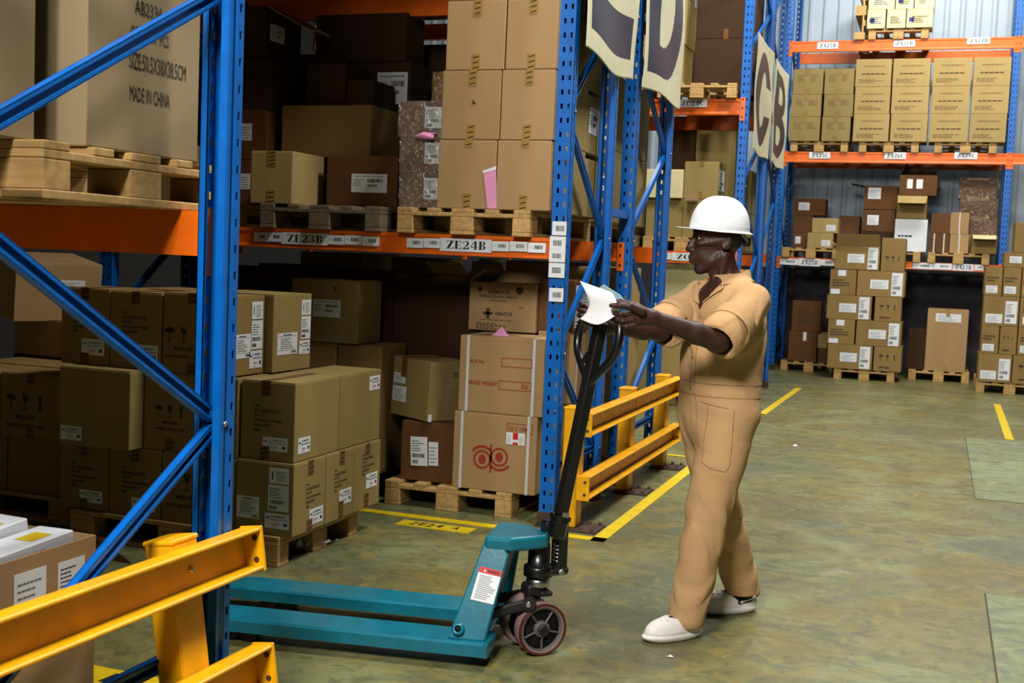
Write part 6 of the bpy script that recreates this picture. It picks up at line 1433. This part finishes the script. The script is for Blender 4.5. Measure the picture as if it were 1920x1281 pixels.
# ---- clogs
def clog(toe, heel, lift=0.0, roll=0.0):
    d = (toe-heel).normalized(); s_ = Vector((-d.y, d.x, 0)); L = (toe-heel).length; c = heel.lerp(toe, .5)
    G = SDF(np.arange(c.x-.2, c.x+.2, .003), np.arange(c.y-.2, c.y+.2, .003), np.arange(-.012, .13, .003)); A3 = [npv(d), npv(s_), npv(Z_)]
    def cp(f, l, z): return heel + d*(f*L) + s_*l + Z_*z
    G.ell(cp(.68, .0, .022), A3, (.105, .053, .026), 0); G.ell(cp(.28, 0, .022), A3, (.085, .041, .026), .03); G.ell(cp(.5, 0, .022), A3, (.1, .042, .024), .03)
    G.ell(cp(.66, 0, .038), A3, (.096, .050, .052), .012); G.ell(cp(.50, 0, .05), A3, (.07, .046, .05), .02)
    G.ell(cp(.14, 0, .045), A3, (.042, .039, .036), .02)
    G.ell(cp(.30, 0, .095), A3, (.082, .033, .052), .008, 'cut'); G.ell(cp(.22, 0, .07), A3, (.048, .028, .04), .006, 'cut')
    X, Y, Zg = np.meshgrid(G.xs, G.ys, G.zs, indexing='ij', sparse=True)
    fl = ((X-heel.x)*d.x + (Y-heel.y)*d.y)/L
    G.D += (.0035*np.exp(-((Zg-.031)/.004)**2) + 0*X).astype(np.float32)
    G.put((slice(None),)*3, (.0 - 0*X + (Zg*-1 + .001)) * -1 - .0 + 0*Y if False else (Zg - .001 + 0*X + 0*Y), .002, 'cut')
    for i, (f, l) in enumerate(((.62, .012), (.62, -.014), (.70, .022), (.70, -.003), (.70, -.026), (.78, .010), (.78, -.016))):
        G.cap(cp(f, l, .06), .0045, cp(f, l, .12), .0045, .001, 'cut')
    V, Fq = G.mesh(); o = np_obj('clog', V, Fq, [M['clog']], man, PO_, None, 2)
    for sg in (-1, 1):
        b = MB(); b.lathe([(0, .009), (.004, .009), (.006, .006)], cp(.36, sg*.043, .052) - PO_, s_*sg, 14); b.build('strap_rivet', M['blackm'], o)
    b = MB(); b.tube([cp(.36, .044, .052) - PO_, cp(.16, .046, .070) - PO_, cp(.02, .03, .074) - PO_, cp(-.03, 0, .075) - PO_, cp(.02, -.03, .074) - PO_, cp(.16, -.046, .070) - PO_, cp(.36, -.044, .052) - PO_], .006, 8)
    b.build('heel_strap', M['clog'], o); return o
clog(TOEL, HEELL); clog(TOER, HEELR)
# ---- sheet and folder
b = MB(); n, m_ = 14, 10; g = []
def lerp(a, c, t): return a + (c-a)*t
Lt = [P3(1087, 527, 4.245), P3(1099, 549, 4.222), P3(1107, 569, 4.222), P3(1101, 585, 4.228), P3(1087, 598, 4.232)]
Rt = [P3(1148, 549, 4.21), P3(1154, 561, 4.19), P3(1159, 575, 4.185), P3(1159, 588, 4.185), P3(1122, 609, 4.19)]
Rt[4] = P3(1160, 590, 4.186)
def cr(P, t):
    k = len(P)-1; i = min(int(t*k), k-1); u = t*k-i; p0, p1, p2, p3 = P[max(i-1, 0)], P[i], P[i+1], P[min(i+2, k)]
    return .5*((2*p1) + (p2-p0)*u + (2*p0-5*p1+4*p2-p3)*u*u + (3*p1-p0-3*p2+p3)*u**3)
Bt = [P3(1087, 598, 4.232), P3(1122, 609, 4.19), P3(1160, 588, 4.186)]
for j in range(n+1):
    t = j/n
    for i in range(m_+1):
        u = i/m_; a = cr(Lt, t).lerp(cr(Rt, t), u); sag = t**3
        low = cr(Bt, u); a = a.lerp(low, sag*.999); g.append(a)
b.add(g, [(j*(m_+1)+i, j*(m_+1)+i+1, (j+1)*(m_+1)+i+1, (j+1)*(m_+1)+i) for j in range(n) for i in range(m_)], 0, True)
org = P3(1122, 570, 4.21); o = b.build('paper_sheet', M['paper'], None, org); o.location = org; o.modifiers.new('sheet', 'SOLIDIFY').thickness = .0008
tag(o, 'curled white paper sheet held in the man\'s hands above the truck handle', 'paper sheet')
M['folder'] = mat('pale_blue_plastic', srgb(150, 178, 186), .3)
b = MB(); q = [P3(1124, 539, 4.252), P3(1131, 534, 4.252), P3(1160, 552, 4.238), P3(1168, 561, 4.236), P3(1166, 572, 4.236), P3(1158, 585, 4.24), P3(1122, 566, 4.256)]; k = len(q)
nn = (q[2]-q[0]).cross(q[5]-q[0]).normalized()*.007
b.add([p - org for p in q] + [p - org + nn for p in q], [tuple(range(k)), tuple(reversed(range(k, 2*k)))] + [(i, i+k, (i+1) % k + k, (i+1) % k) for i in range(k)])
o = b.build('folder', M['folder']); o.location = org; tag(o, 'pale blue plastic folder peeking out behind the held paper sheet', 'folder')
